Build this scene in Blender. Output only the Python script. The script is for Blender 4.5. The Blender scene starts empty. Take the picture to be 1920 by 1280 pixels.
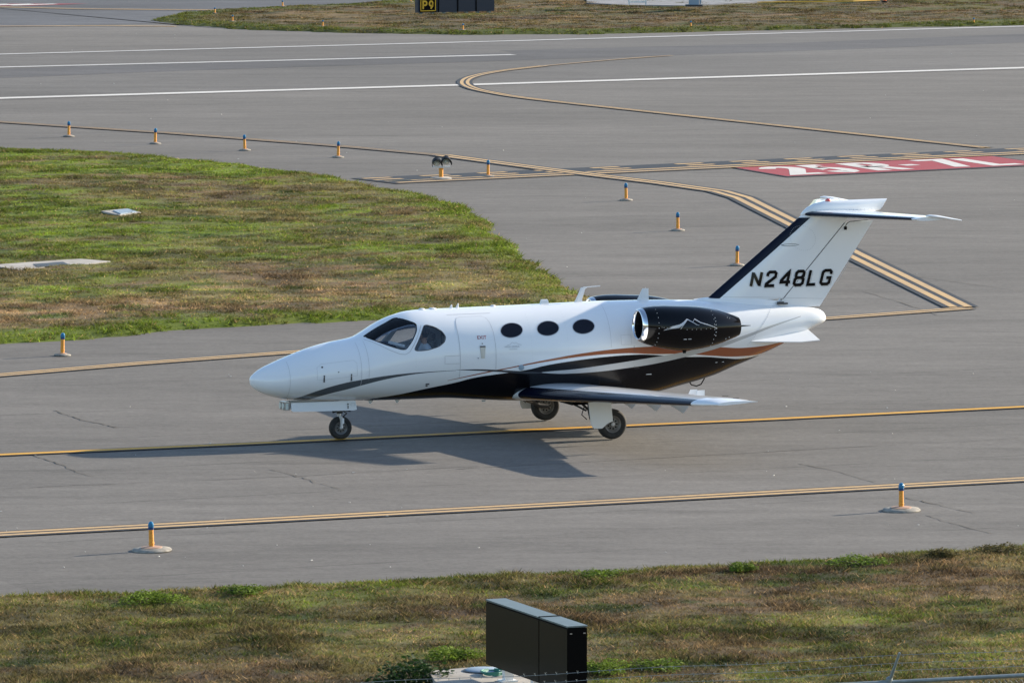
import bpy, bmesh, math, random
import numpy as np
from mathutils import Vector, Matrix, noise
R = math.radians
S = bpy.context.scene
COL = S.collection
random.seed(4)

# ------------------------------------------------------------------ camera, sky, sun, exposure
F, YH, H = 12900.0, -600.0, 13.777
CAM = np.array([-0.393, -125.885, H])
PITCH = math.atan((640 - YH) / F)
cd = bpy.data.cameras.new('camera'); cam = bpy.data.objects.new('camera', cd); COL.objects.link(cam)
cam.location = CAM; cam.rotation_euler = (R(90) - PITCH, 0, 0)
cd.sensor_width = 36; cd.lens = F / 1920 * 36; cd.clip_start = 1; cd.clip_end = 8000
S.camera = cam
SUN_AZ, SUN_EL = R(29.3), R(19.4)      # direction towards the sun, counter-clockwise from +X
w = bpy.data.worlds.new('World'); S.world = w; w.use_nodes = True
nt = w.node_tree; sky = nt.nodes.new('ShaderNodeTexSky'); sky.sky_type = 'NISHITA'
sky.sun_disc = False; sky.sun_elevation = SUN_EL; sky.sun_rotation = R(90) - SUN_AZ
sky.air_density = 1.0; sky.dust_density = .6; sky.ozone_density = 1.6
bg = nt.nodes['Background']; bg.inputs['Strength'].default_value = 0.122
nt.links.new(sky.outputs[0], bg.inputs['Color'])
sl = bpy.data.lights.new('sun', 'SUN'); sl.energy = 4.75; sl.angle = R(0.5); sl.color = (1, .875, .70)
so = bpy.data.objects.new('sun', sl); COL.objects.link(so)
sv = Vector((math.cos(SUN_AZ) * math.cos(SUN_EL), math.sin(SUN_AZ) * math.cos(SUN_EL), math.sin(SUN_EL)))
so.rotation_euler = sv.to_track_quat('Z', 'Y').to_euler(); so.location = sv * 60
S.view_settings.view_transform = 'Standard'; S.view_settings.look = 'None'
S.view_settings.exposure = 1.02; S.view_settings.gamma = 1

# ------------------------------------------------------------------ survey helper: photo point -> point on the level z
_F = np.array([0, math.cos(PITCH), -math.sin(PITCH)]); _U = np.array([0, math.sin(PITCH), math.cos(PITCH)])
def at(px, py, z=0.0):
    D = _F + np.array([1., 0, 0]) * (px - 960) / F - _U * (py - 640) / F
    P = CAM + (z - H) / D[2] * D
    return Vector((P[0], P[1], z))

# ------------------------------------------------------------------ materials
def mat(name, col, rough=.5, metal=0., coat=0., spec=.5, var=0., scale=8., emit=None):
    m = bpy.data.materials.new(name); m.use_nodes = True; t = m.node_tree
    b = t.nodes['Principled BSDF']; b.inputs['Roughness'].default_value = rough
    b.inputs['Metallic'].default_value = metal; b.inputs['Coat Weight'].default_value = coat
    b.inputs['Coat Roughness'].default_value = .03; b.inputs['Specular IOR Level'].default_value = spec
    c = (*col, 1)
    b.inputs['Base Color'].default_value = c
    if var > 0:
        tc = t.nodes.new('ShaderNodeTexCoord'); n = t.nodes.new('ShaderNodeTexNoise')
        n.inputs['Scale'].default_value = scale; n.inputs['Detail'].default_value = 5
        t.links.new(tc.outputs['Object'], n.inputs['Vector'])
        mx = t.nodes.new('ShaderNodeMix'); mx.data_type = 'RGBA'
        mx.inputs['A'].default_value = (*[v * (1 - var) for v in col], 1)
        mx.inputs['B'].default_value = (*[min(1, v * (1 + var)) for v in col], 1)
        mr = t.nodes.new('ShaderNodeMapRange'); mr.inputs[1].default_value = .3; mr.inputs[2].default_value = .7
        t.links.new(n.outputs['Fac'], mr.inputs[0]); t.links.new(mr.outputs[0], mx.inputs['Factor'])
        t.links.new(mx.outputs['Result'], b.inputs['Base Color'])
    return m

class NB:
    """small node builder"""
    def __init__(s, m): s.t = m.node_tree; s.b = s.t.nodes['Principled BSDF']
    def n(s, typ, **kw):
        x = s.t.nodes.new(typ)
        for k, v in kw.items(): setattr(x, k, v)
        return x
    def l(s, a, b): s.t.links.new(a, b)
    def noise(s, vec, scale, detail=4, rough=.55):
        x = s.n('ShaderNodeTexNoise'); x.inputs['Scale'].default_value = scale
        x.inputs['Detail'].default_value = detail; x.inputs['Roughness'].default_value = rough
        s.l(vec, x.inputs['Vector']); return x.outputs['Fac']
    def rng(s, v, a, b, c=0., d=1.):
        x = s.n('ShaderNodeMapRange')
        for i, q in enumerate((a, b, c, d)): x.inputs[i + 1].default_value = q
        s.l(v, x.inputs[0]); return x.outputs[0]
    def mix(s, f, a, b):
        x = s.n('ShaderNodeMix', data_type='RGBA')
        for q, k in ((f, 'Factor'), (a, 'A'), (b, 'B')):
            if isinstance(q, (int, float)): x.inputs[k].default_value = q
            elif isinstance(q, tuple): x.inputs[k].default_value = (*q, 1)
            else: s.l(q, x.inputs[k])
        return x.outputs['Result']
    def math(s, op, a, b=None):
        x = s.n('ShaderNodeMath', operation=op)
        for i, q in enumerate((a, b)):
            if q is None: continue
            if isinstance(q, (int, float)): x.inputs[i].default_value = q
            else: s.l(q, x.inputs[i])
        return x.outputs[0]
    def bump(s, h, strength, dist):
        x = s.n('ShaderNodeBump'); x.inputs['Strength'].default_value = strength; x.inputs['Distance'].default_value = dist
        s.l(h, x.inputs['Height']); s.l(x.outputs[0], s.b.inputs['Normal'])

def asphalt(name, base, streak_ang=20, dark=.0, contrast=1.):
    m = mat(name, base, rough=.85, spec=.3); k = NB(m)
    tc = k.n('ShaderNodeTexCoord'); P = tc.outputs['Object']
    mp = k.n('ShaderNodeMapping'); mp.inputs['Rotation'].default_value = (0, 0, -R(streak_ang))
    mp.inputs['Scale'].default_value = (.07, .42, 1); k.l(P, mp.inputs['Vector'])
    s1 = k.noise(mp.outputs[0], 1.0, 6, .6)
    mp2 = k.n('ShaderNodeMapping'); mp2.inputs['Rotation'].default_value = (0, 0, -R(streak_ang + 4))
    mp2.inputs['Scale'].default_value = (.6, 2.0, 1); k.l(P, mp2.inputs['Vector'])
    s2 = k.noise(mp2.outputs[0], 1.0, 6, .65)
    big = k.noise(P, .045, 3)
    fine = k.noise(P, 9, 3, .8)
    c = k.mix(k.rng(big, .35, .65), tuple(v * (1 - .12 * contrast) for v in base), tuple(v * (1 + .08 * contrast) for v in base))
    def mul(c, f):
        x = k.n('ShaderNodeMix', data_type='RGBA', blend_type='MULTIPLY'); x.inputs['Factor'].default_value = 1
        k.l(c, x.inputs['A']); cr = k.n('ShaderNodeCombineColor')
        for i in range(3): k.l(f, cr.inputs[i])
        k.l(cr.outputs[0], x.inputs['B']); return x.outputs['Result']
    c = mul(c, k.rng(s1, .32, .68, 1 - .17 * contrast, 1 + .08 * contrast))
    c = mul(c, k.rng(s2, .32, .68, 1 - .13 * contrast, 1 + .08 * contrast))
    c = mul(c, k.rng(fine, .25, .75, .80, 1.2))
    stain = k.noise(mp.outputs[0], 3.1, 3); c = mul(c, k.rng(stain, .58, .72, 1, .82))
    grit = k.noise(P, 2.6, 4, .75); c = mul(c, k.rng(grit, .3, .7, .90, 1.10))
    mp3 = k.n('ShaderNodeMapping'); mp3.inputs['Rotation'].default_value = (0, 0, -R(-32)); mp3.inputs['Scale'].default_value = (.03, .55, 1); k.l(P, mp3.inputs['Vector'])
    tyre = k.noise(mp3.outputs[0], 1.6, 5, .6); c = mul(c, k.rng(tyre, .60, .70, 1, .90))
    # paving lanes: joints every few metres, each pass of the paver a slightly different grey
    mj = k.n('ShaderNodeMapping'); mj.inputs['Rotation'].default_value = (0, 0, -R(streak_ang + 2.3)); k.l(P, mj.inputs['Vector'])
    sj = k.n('ShaderNodeSeparateXYZ'); k.l(mj.outputs[0], sj.inputs[0])
    v = k.math('DIVIDE', k.math('ADD', sj.outputs['Y'], k.rng(k.noise(P, .12, 2), 0, 1, -.25, .25)), 4.6); fl = k.math('FLOOR', v); fr_ = k.math('FRACT', v)
    u = k.math('FLOOR', k.math('ADD', k.math('DIVIDE', sj.outputs['X'], 31.), k.math('MULTIPLY', fl, .37)))
    cb = k.n('ShaderNodeCombineXYZ'); k.l(fl, cb.inputs[0]); k.l(u, cb.inputs[1]); wn = k.n('ShaderNodeTexWhiteNoise'); k.l(cb.outputs[0], wn.inputs['Vector'])
    c = mul(c, k.rng(wn.outputs['Value'], 0, 1, .935, 1.05))
    jl = k.math('LESS_THAN', k.math('ABSOLUTE', k.math('SUBTRACT', fr_, .5)), .009); jn = k.rng(k.noise(P, .5, 4), .42, .56)
    c = mul(c, k.math('SUBTRACT', 1.0, k.math('MULTIPLY', k.math('MULTIPLY', jl, jn), .30)))
    k.l(c, k.b.inputs['Base Color'])
    k.bump(fine, .25, .02)
    return m

def paint_ground(name, col, wear=.35, under=(.17, .165, .16)):
    m = mat(name, col, rough=.7, spec=.3); k = NB(m); tc = k.n('ShaderNodeTexCoord')
    a = k.noise(tc.outputs['Object'], 6, 5, .7); b = k.noise(tc.outputs['Object'], .35, 3)
    f = k.math('ADD', k.rng(a, .52, .72, 0, wear), k.rng(b, .4, .7, 0, wear * .5))
    k.l(k.mix(f, col, under), k.b.inputs['Base Color']); return m

def attr_mat(name, rough=.8, trans=.0):
    m = mat(name, (.1, .1, .05), rough=rough, spec=.2); k = NB(m)
    a = k.n('ShaderNodeAttribute', attribute_name='tint'); k.l(a.outputs['Color'], k.b.inputs['Base Color'])
    if trans > 0:
        tl = k.n('ShaderNodeBsdfTranslucent'); k.l(a.outputs['Color'], tl.inputs[0]); mx = k.n('ShaderNodeMixShader'); mx.inputs[0].default_value = trans
        k.l(k.b.outputs[0], mx.inputs[1]); k.l(tl.outputs[0], mx.inputs[2]); k.l(mx.outputs[0], m.node_tree.nodes['Material Output'].inputs['Surface'])
    return m

M = {}
M['asphalt'] = asphalt('taxiway asphalt', (.150, .140, .128), 22)
M['asphalt_runway'] = asphalt('runway asphalt', (.138, .131, .123), 20, contrast=.9)
M['yellow'] = paint_ground('pale yellow paint', (.56, .37, .17), .5)
M['white_worn'] = paint_ground('worn white paint', (.50, .49, .47), .5)
M['yellow_worn'] = paint_ground('worn yellow paint', (.38, .26, .14), .8)
M['yellow_bright'] = paint_ground('yellow centreline paint', (.62, .33, .035), .2)
M['black_paint'] = paint_ground('black paint', (.024, .027, .034), .12)
M['white_ground'] = paint_ground('white runway paint', (.62, .60, .56), .3)
M['red_ground'] = paint_ground('red surface paint', (.33, .035, .045), .3)
M['rubber'] = asphalt('rubber marked asphalt', (.105, .103, .106), 20, contrast=1.2)
M['wet'] = asphalt('dark asphalt', (.105, .110, .122), 20, contrast=1.6)
M['crack'] = mat('crack sealant', (.108, .102, .096), .9)
M['concrete'] = mat('concrete', (.36, .335, .30), .9, var=.25, scale=3)
M['gravel'] = mat('pale gravel', (.20, .205, .22), .95, var=.35, scale=1.6)
M['chip'] = mat('pale stone chip', (.62, .60, .56), .8)
M['grass'] = attr_mat('grass blades', .8, .4); M['soil'] = attr_mat('soil and thatch', .95)
M['white'] = mat('white aircraft paint', (.84, .86, .88), .28, coat=.8, var=.012, scale=.8)
M['white_flat'] = mat('white painted metal', (.74, .75, .76), .4)
M['grey_paint'] = mat('light grey paint', (.45, .46, .48), .4)
M['navy'] = mat('navy deicing boot', (.003, .005, .016), .16, spec=.25)
M['black_gloss'] = mat('black gloss paint', (.002, .002, .003), .10, spec=.28)
M['black'] = mat('matt black', (.004, .004, .005), .6, spec=.15)
M['rubber_tyre'] = mat('tyre rubber', (.022, .022, .022), .8, var=.3, scale=20)
M['steel'] = mat('brushed steel', (.40, .40, .41), .35, metal=.9)
M['chrome'] = mat('polished inlet lip', (.80, .81, .83), .07, metal=1.)
M['dark_metal'] = mat('dark metal', (.06, .06, .065), .5, metal=.6)
M['silver'] = mat('silver marking', (.55, .56, .58), .35, metal=.3)
M['seam'] = mat('panel seam', (.30, .31, .33), .6)
M['seam_dark'] = mat('dark seam', (.06, .06, .065), .6)
M['red_lens'] = mat('red beacon lens', (.65, .08, .06), .15, coat=1)
M['blue_lens'] = mat('blue glass lens', (.012, .17, .34), .12, coat=1)
M['post'] = mat('orange yellow post', (.72, .30, .035), .55, var=.25, scale=30)
M['lamp_glass'] = mat('clear lamp glass', (.62, .70, .66), .08, coat=1)
M['red_text'] = mat('red lettering', (.30, .02, .03), .5)
M['sign_black'] = mat('black sign face', (.0045, .004, .003), .38, spec=.22)
M['sign_side'] = mat('black sign side', (.001, .001, .0015), .5, spec=.08)
M['sign_top'] = mat('grey green metal cap', (.13, .165, .17), .45, metal=.2, var=.1, scale=3)
M['sign_navy'] = mat('navy sign panel', (.012, .020, .040), .5)
M['sign_yellow'] = mat('yellow sign lettering', (.72, .42, .02), .5)
M['galv'] = mat('galvanised steel', (.20, .24, .25), .5, metal=.5, var=.15, scale=12)
M['skin'] = mat('skin', (.50, .29, .21), .6); M['hair'] = mat('hair', (.06, .04, .03), .7)
M['shirt'] = mat('white shirt', (.80, .82, .85), .8); M['trouser'] = mat('dark trousers', (.03, .035, .05), .8)
M['seat'] = mat('tan seat leather', (.05, .045, .045), .6); M['panel'] = mat('glareshield', (.012, .016, .035), .8)
M['cover'] = mat('blue grey metal cover', (.26, .34, .42), .6)
M['cable'] = mat('green cable', (.05, .22, .17), .6)
M['leaf_dark'] = attr_mat('bush leaves', .7, .3)
M['orange'] = mat('orange plastic', (.75, .16, .03), .5)

def glass(name, tint, refl=1.):
    m = bpy.data.materials.new(name); m.use_nodes = True; t = m.node_tree; t.nodes.remove(t.nodes['Principled BSDF'])
    o = t.nodes['Material Output']; tr = t.nodes.new('ShaderNodeBsdfTransparent'); tr.inputs[0].default_value = (*tint, 1)
    gl = t.nodes.new('ShaderNodeBsdfGlossy'); gl.inputs['Roughness'].default_value = .02
    fr = t.nodes.new('ShaderNodeFresnel'); fr.inputs[0].default_value = 1.5
    mx = t.nodes.new('ShaderNodeMixShader')
    t.links.new(fr.outputs[0], mx.inputs[0]); t.links.new(tr.outputs[0], mx.inputs[1]); t.links.new(gl.outputs[0], mx.inputs[2])
    t.links.new(mx.outputs[0], o.inputs['Surface']); return m
M['glass'] = glass('tinted cockpit glass', (.90, .93, .96))
M['glass_dark'] = mat('dark shaded cabin window', (.006, .007, .014), .12, spec=.3)

# ------------------------------------------------------------------ mesh builder
class MB:
    def __init__(s): s.v = []; s.f = []; s.m = []; s.cm = 0
    def add(s, vs, fs):
        o = len(s.v); s.v += [tuple(v) for v in vs]; s.f += [tuple(i + o for i in f) for f in fs]; s.m += [s.cm] * len(fs); return s
    def box(s, c, d, rot=None, taper=1.):
        x, y, z = [q / 2 for q in d]; vs = []
        for k in (-1, 1):
            t = taper if k > 0 else 1
            for a, b in ((-1, -1), (1, -1), (1, 1), (-1, 1)): vs.append(Vector((a * x * t, b * y * t, k * z)))
        if rot is not None: vs = [rot @ v for v in vs]
        vs = [v + Vector(c) for v in vs]
        return s.add(vs, [(3, 2, 1, 0), (4, 5, 6, 7), (0, 1, 5, 4), (1, 2, 6, 5), (2, 3, 7, 6), (3, 0, 4, 7)])
    def rings(s, rs, cap=True, close=True):
        n = len(rs[0]); vs = [p for r in rs for p in r]; fs = []
        for i in range(len(rs) - 1):
            for j in range(n if close else n - 1):
                k = (j + 1) % n; fs.append((i * n + j, i * n + k, (i + 1) * n + k, (i + 1) * n + j))
        if cap: fs += [tuple(reversed(range(n))), tuple((len(rs) - 1) * n + j for j in range(n))]
        return s.add(vs, fs)
    def tube(s, pts, r, n=10, cap=True):
        pts = [Vector(p) for p in pts]; rr = r if isinstance(r, (list, tuple)) else [r] * len(pts); rs = []
        up = Vector((0, 0, 1))
        d0 = (pts[-1] - pts[0]).normalized()
        if abs(d0.z) > .9: up = Vector((1, 0, 0))
        for i, p in enumerate(pts):
            a = pts[max(i - 1, 0)]; b = pts[min(i + 1, len(pts) - 1)]; d = (b - a).normalized()
            u = d.cross(up).normalized(); v = u.cross(d)
            rs.append([p + (u * math.cos(t) + v * math.sin(t)) * rr[i] for t in [2 * math.pi * k / n for k in range(n)]])
        return s.rings(rs, cap)
    def lathe(s, prof, c=(0, 0, 0), axis='z', n=32, cap=True):
        rs = []
        for r, h in prof:
            r = max(r, 1e-4); ring = []
            for k in range(n):
                t = 2 * math.pi * k / n; a, b = r * math.cos(t), r * math.sin(t)
                p = {'z': (a, b, h), 'x': (h, a, b), 'y': (b, h, a)}[axis]
                ring.append(Vector(p) + Vector(c))
            rs.append(ring)
        return s.rings(rs, cap)
    def prism(s, poly, a, b):
        """poly: list of 3D points, extruded by vector a..b"""
        n = len(poly); A = [Vector(p) + Vector(a) for p in poly]; B = [Vector(p) + Vector(b) for p in poly]
        return s.rings([A, B])
    def ribbon(s, pts, w, up, off=0., closed=False):
        """flat mitred strip along pts, in the plane normal to up"""
        up = Vector(up); P = [Vector(p) for p in pts]; n = len(P); L = []; Rr = []
        for i in range(n):
            if closed: a, b = P[i - 1], P[(i + 1) % n]
            else: a, b = P[max(i - 1, 0)], P[min(i + 1, n - 1)]
            d1 = (P[i] - a); d2 = (b - P[i])
            d1 = d1.normalized() if d1.length > 1e-7 else d2.normalized()
            d2 = d2.normalized() if d2.length > 1e-7 else d1
            d = (d1 + d2).normalized(); nn = up.cross(d); c = max(nn.dot(up.cross(d1)), .45)
            L.append(P[i] + nn * (off + w / 2) / c); Rr.append(P[i] + nn * (off - w / 2) / c)
        fs = [(i, i + 1, n + i + 1, n + i) for i in range(n - 1)]
        if closed: fs.append((n - 1, 0, n, 2 * n - 1))
        return s.add(Rr + L, [tuple(reversed(f)) for f in fs] if False else [(f[3], f[2], f[1], f[0])[::-1] for f in fs])
    def build(s, name, m, parent=None, smooth=False, sharp=35, clean=True):
        me = bpy.data.meshes.new(name); me.from_pydata([tuple(v) for v in s.v], [], s.f)
        ms = m if isinstance(m, list) else [m]
        for x in ms: me.materials.append(M[x] if isinstance(x, str) else x)
        if len(ms) > 1: me.polygons.foreach_set('material_index', s.m)
        if clean:
            b = bmesh.new(); b.from_mesh(me); bmesh.ops.recalc_face_normals(b, faces=b.faces); b.to_mesh(me); b.free()
        if smooth:
            me.polygons.foreach_set('use_smooth', [True] * len(me.polygons)); me.set_sharp_from_angle(angle=R(sharp))
        me.update()
        o = bpy.data.objects.new(name, me); COL.objects.link(o)
        if parent: o.parent = parent
        return o

def empty(name, loc=(0, 0, 0), rz=0):
    o = bpy.data.objects.new(name, None); COL.objects.link(o); o.location = loc; o.rotation_euler = (0, 0, rz); o.empty_display_size = .2; return o
def tag(o, label=None, cat=None, group=None, kind=None):
    if label: o['label'] = label
    if cat: o['category'] = cat
    if group: o['group'] = group
    if kind: o['kind'] = kind
    return o
def copy_tree(o, parent=None):
    c = o.copy(); COL.objects.link(c)
    if parent: c.parent = parent
    for ch in [x for x in S.objects if x.parent == o]: copy_tree(ch, c)
    return c

# ================================================================== THE SETTING
def flat(name, pts, m, z, label=None, kind='structure'):
    b = MB(); b.add([(p[0], p[1], z) for p in pts], [tuple(range(len(pts)))])
    o = b.build(name, m)
    if o.data.polygons[0].normal.z < 0: o.data.flip_normals()
    return tag(o, label, kind=kind)
UP = (0, 0, 1)
g = flat('ground', [(-3000, -400), (3000, -400), (3000, 5000), (-3000, 5000)], 'asphalt', -.012)
g['label'] = 'grey asphalt apron surface reaching to the horizon'
# runway: between the shoulders, slightly different asphalt
def line_pts(a, b, ext=60):
    A, B = at(*a), at(*b); d = (B - A).normalized(); return A - d * ext, B + d * ext
n0, n1 = line_pts((0, 187), (1920, 130), 200); f0, f1 = line_pts((0, 100), (1920, 48), 200)
flat('runway', [n0, n1, f1, f0], 'asphalt_runway', -.008)
def strip(name, pxs, wid, m, z, dense=True, smooth_path=False, label=None, off=0.):
    P = [at(*p) for p in pxs]
    if smooth_path: P = catmull(P)
    for p in P: p.z = z
    b = MB(); b.ribbon(P, wid, UP, off); o = b.build(name, m, clean=False)
    if o.data.polygons[0].normal.z < 0: o.data.flip_normals()
    return tag(o, label, kind='structure')
def catmull(P, n=6):
    out = []
    for i in range(len(P) - 1):
        a, b, c, d = P[max(i - 1, 0)], P[i], P[i + 1], P[min(i + 2, len(P) - 1)]
        for k in range(n):
            t = k / n
            out.append(.5 * ((2 * b) + (c - a) * t + (2 * a - 5 * b + 4 * c - d) * t * t + (3 * b - a - 3 * c + d) * t ** 3))
    return out + [P[-1]]
def ext(pxs, L=40):
    """lengthen a photo polyline on the ground at both ends"""
    return pxs
# tyre rubber down the middle of the runway
strip('rubber_marks', [(-300, 150), (300, 126), (965, 106), (1500, 88), (2300, 58)], 4.6, 'rubber', -.004)
strip('rubber_marks', [(965, 98), (1500, 84), (2300, 52)], 2.4, 'rubber', -.0035)
# patch of darker asphalt beyond the runway
flat('taxiway_surface', [at(*p) for p in [(-300, 58), (300, 44), (420, 54), (340, 48), (290, 38), (430, 20), (640, 8), (900, -12), (-300, -12)]], 'wet', -.006)
def lines(name, pxs, offs, wid, m, z, sm=False, black=None):
    P = [at(*p) for p in pxs]
    if pxs[0][0] < 0: P.insert(0, P[0] + (P[0] - P[1]).normalized() * 90)
    if pxs[-1][0] > 1920: P.append(P[-1] + (P[-1] - P[-2]).normalized() * 90)
    if sm: P = catmull(P, 8)
    for p in P: p.z = z
    if black:
        b = MB(); Q = [p + Vector((0, 0, -.003)) for p in P]; b.ribbon(Q, black, UP); o = b.build(name + '_border', 'black_paint', clean=False)
        if o.data.polygons[0].normal.z < 0: o.data.flip_normals()
        tag(o, kind='structure')
    b = MB()
    for o_ in offs: b.ribbon(P, wid, UP, o_)
    o = b.build(name, m, clean=False)
    if o.data.polygons[0].normal.z < 0: o.data.flip_normals()
    return tag(o, kind='structure')
lines('runway_edge_line', [(-300, 193), (0, 184.3), (868, 159.5), (1920, 127.3), (2300, 115)], [0], .80, 'white_ground', .004)
lines('runway_edge_line', [(-300, 110), (0, 102), (960, 77), (1920, 49.5), (2300, 39)], [0], .55, 'white_worn', .004)
lines('runway_centre_line', [(-300, 134), (0, 126.5), (963, 103)], [0], .62, 'white_worn', .006)
lines('taxiway_centreline', [(-300, 866), (0, 852.5), (480, 831), (960, 807.5), (1440, 786), (1920, 762.5), (2300, 744)], [0], .25, 'yellow_bright', .008, black=.42)
lines('taxiway_edge_line', [(-300, 1016), (0, 1001), (600, 969), (960, 950), (1440, 924), (1920, 898), (2300, 877)], [-.16, .16], .19, 'yellow', .008, black=.74)
lines('taxiway_edge_line', [(-300, 730), (0, 703), (250, 682), (550, 660), (1000, 630), (1550, 597), (1815, 577.5)], [-.14, .14], .16, 'yellow', .008, black=.62)
lines('shoulder_edge_line', [(-300, 209), (0, 229), (320, 250), (640, 274.5), (830, 291.5)], [-.13, .13], .14, 'yellow_worn', .0125, black=.60)
lines('shoulder_edge_line', [(830, 291.5), (1000, 314), (1110, 328), (1240, 343.5), (1350, 359), (1392, 371), (1482, 416.3), (1599, 476), (1802, 576)], [-.165, .165], .185, 'yellow', .0125, black=.80)
lines('lead_off_line', [(1850, 277.5), (1500, 240), (1200, 208), (1000, 186), (925, 174.5), (885, 165), (871, 155), (885, 144.5), (935, 134), (1020, 124)], [-.10, .10], .12, 'yellow', .012, sm=True, black=.54)
lines('lead_off_line', [(1020, 124), (1150, 112.5), (1260, 104.5)], [0], .22, 'yellow_worn', .012, sm=True)
lines('far_taxiway_line', [(-200, 11), (0, 13.5), (150, 17), (300, 18.5), (460, 19.5)], [-.2, .2], .2, 'yellow', .006, black=1.)
lines('far_shoulder_line', [(-200, 50), (0, 49.5), (200, 48.5), (330, 50)], [0], .3, 'yellow', .006)
# holding position marking: two solid, two dashed lines
hp = [at(*p) for p in [(700, 339.5), (1300, 311.8), (1920, 283.5), (2100, 275.5)]]
b = MB(); b.ribbon([p + Vector((0, 0, .004)) for p in hp], 2.45, UP); o = b.build('holding_line_border', 'black_paint', clean=False); tag(o, kind='structure')
if o.data.polygons[0].normal.z < 0: o.data.flip_normals()
b = MB(); P = [p + Vector((0, 0, .008)) for p in hp]; 
P2 = [P[0].lerp(P[1], .02)] + P[1:]
b.ribbon(P2, .25, UP, -.9); b.ribbon(P2, .25, UP, -.3)
for i in range(len(P2) - 1):
    A, B = P2[i], P2[i + 1]; L = (B - A).length; d = (B - A) / L; nrm = Vector((-d.y, d.x, 0)); t = .0
    while t < L - 1:
        for o_ in (.3, .9): b.ribbon([A + d * t + nrm * o_, A + d * (t + .92) + nrm * o_], .25, UP)
        t += 1.90
o = b.build('holding_line', 'yellow', clean=False); tag(o, kind='structure')
if o.data.polygons[0].normal.z < 0: o.data.flip_normals()

# stroke font (unit cell, y up)
def arc(cx, cy, rx, ry, a0, a1, n=8): return [(cx + rx * math.cos(R(a0 + (a1 - a0) * k / n)), cy + ry * math.sin(R(a0 + (a1 - a0) * k / n))) for k in range(n + 1)]
FONT = {
 '2': [arc(.5, .74, .42, .24, 165, -35) + [(.08, .0), (.95, .0)]],
 '5': [[(.88, 1), (.2, 1), (.14, .55)] + arc(.46, .32, .42, .31, 120, -160)],
 'R': [[(.1, -.03), (.1, 1)] + [(.55, 1)] + arc(.6, .76, .3, .24, 90, -90) + [(.1, .52)], [(.5, .52), (.92, -.03)]],
 '-': [[(.12, .5), (.88, .5)]],
 '7': [[(.05, 1), (.92, 1), (.38, -.03)]],
 'L': [[(.12, 1.03), (.12, 0), (.92, 0)]],
 'P': [[(.1, -.03), (.1, 1), (.5, 1)] + arc(.55, .74, .32, .26, 90, -90) + [(.1, .48)]],
 '9': [arc(.5, .68, .36, .32, -60, 300, 14), [(.86, .68), (.82, .38), (.42, 0)]],
}
# red painted holding position sign on the pavement
c0, c1, c2 = at(1380, 315), at(1476, 331), at(1860, 293.2)
ev = c1 - c0; eu = (c2 - c0)
eu_full = eu * 1.0
def rp(u, v, z): p = c0 + eu_full * u + ev * v; return Vector((p.x, p.y, z))
flat('painted_sign_border', [rp(-.012, -.07, 0), rp(1.012, -.07, 0), rp(1.012, 1.07, 0), rp(-.012, 1.07, 0)], 'black_paint', .004)
flat('painted_sign', [rp(0, 0, 0), rp(1, 0, 0), rp(1, 1, 0), rp(0, 1, 0)], 'red_ground', .008)
b = MB()
for ch, u0, u1 in (('2', .06, .17), ('5', .225, .305), ('R', .385, .495), ('-', .535, .605), ('7', .655, .765), ('L', .82, .935)):
    for st in FONT[ch]:
        b.ribbon([rp(u0 + (u1 - u0) * x, .86 - .74 * y, .012) for x, y in st], .47, UP)
o = b.build('painted_sign_lettering', 'white_ground', clean=False); tag(o, 'white 25R-7L letters painted on the red ground sign', kind='structure')
for p in o.data.polygons:
    if p.normal.z < 0: p.flip()
# far red sign at the upper left
q = [at(*p) for p in [(-160, 12), (60, 11), (165, 7.5), (-60, 8)]]
flat('far_painted_sign', q, 'red_ground', .006)
b = MB()
for k in range(4):
    A = q[0].lerp(q[1], .15 + .2 * k).lerp(q[3].lerp(q[2], .15 + .2 * k), .15); B = q[0].lerp(q[1], .2 + .2 * k).lerp(q[3].lerp(q[2], .2 + .2 * k), .85)
    A.z = B.z = .01; b.ribbon([A, B], .5, UP)
o = b.build('far_painted_sign_lettering', 'white_ground', clean=False); tag(o, kind='structure')

# cracks and seams in the asphalt
b = MB()
rc = random.Random(7)
for pts, wd in (([(105, 768), (130, 777), (155, 786), (188, 792), (216, 800)], .06), ([(60, 850), (105, 865), (140, 881), (178, 892)], .05),
            ([(0, 915), (140, 908), (300, 902), (520, 893), (900, 872)], .045), ([(505, 878), (560, 892), (600, 905), (640, 915)], .04), ([(1500, 868), (1560, 880), (1640, 903)], .05),
            ([(1700, 932), (1760, 945), (1830, 960)], .05), ([(1740, 965), (1790, 980), (1860, 998)], .05), ([(1620, 545), (1700, 570), (1760, 590)], .05),
            ([(860, 878), (1150, 862), (1500, 842), (1920, 820)], .05), ([(216, 800), (500, 790), (700, 782)], .03), ([(700, 610), (1000, 596)], .05),
            ([(1590, 500), (1700, 515), (1920, 545)], .05), ([(1400, 505), (1560, 545)], .03)):
    P = [at(*p) for p in pts]; P = catmull(P, 6)
    P = [p + Vector((rc.uniform(-.04, .04), rc.uniform(-.06, .06), .002)) for p in P]
    for i_ in range(len(P) - 1): b.ribbon([P[i_], P[i_ + 1]], wd * rc.uniform(.25, .8), UP)
o = b.build('pavement_cracks', 'crack', clean=False); tag(o, kind='structure')
# scattered pale stone chips
b = MB()
for _ in range(130):
    p = at(rc.uniform(-100, 2000), rc.uniform(60, 1070)); s_ = rc.uniform(.008, .02)
    b.box((p.x, p.y, s_ * .3), (s_ * rc.uniform(1, 2.4), s_, s_ * .6), Matrix.Rotation(rc.uniform(0, 3), 3, 'Z'))
o = b.build('stone_chips', 'chip'); tag(o, 'tiny pale stone chips scattered over the asphalt', kind='stuff')

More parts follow.
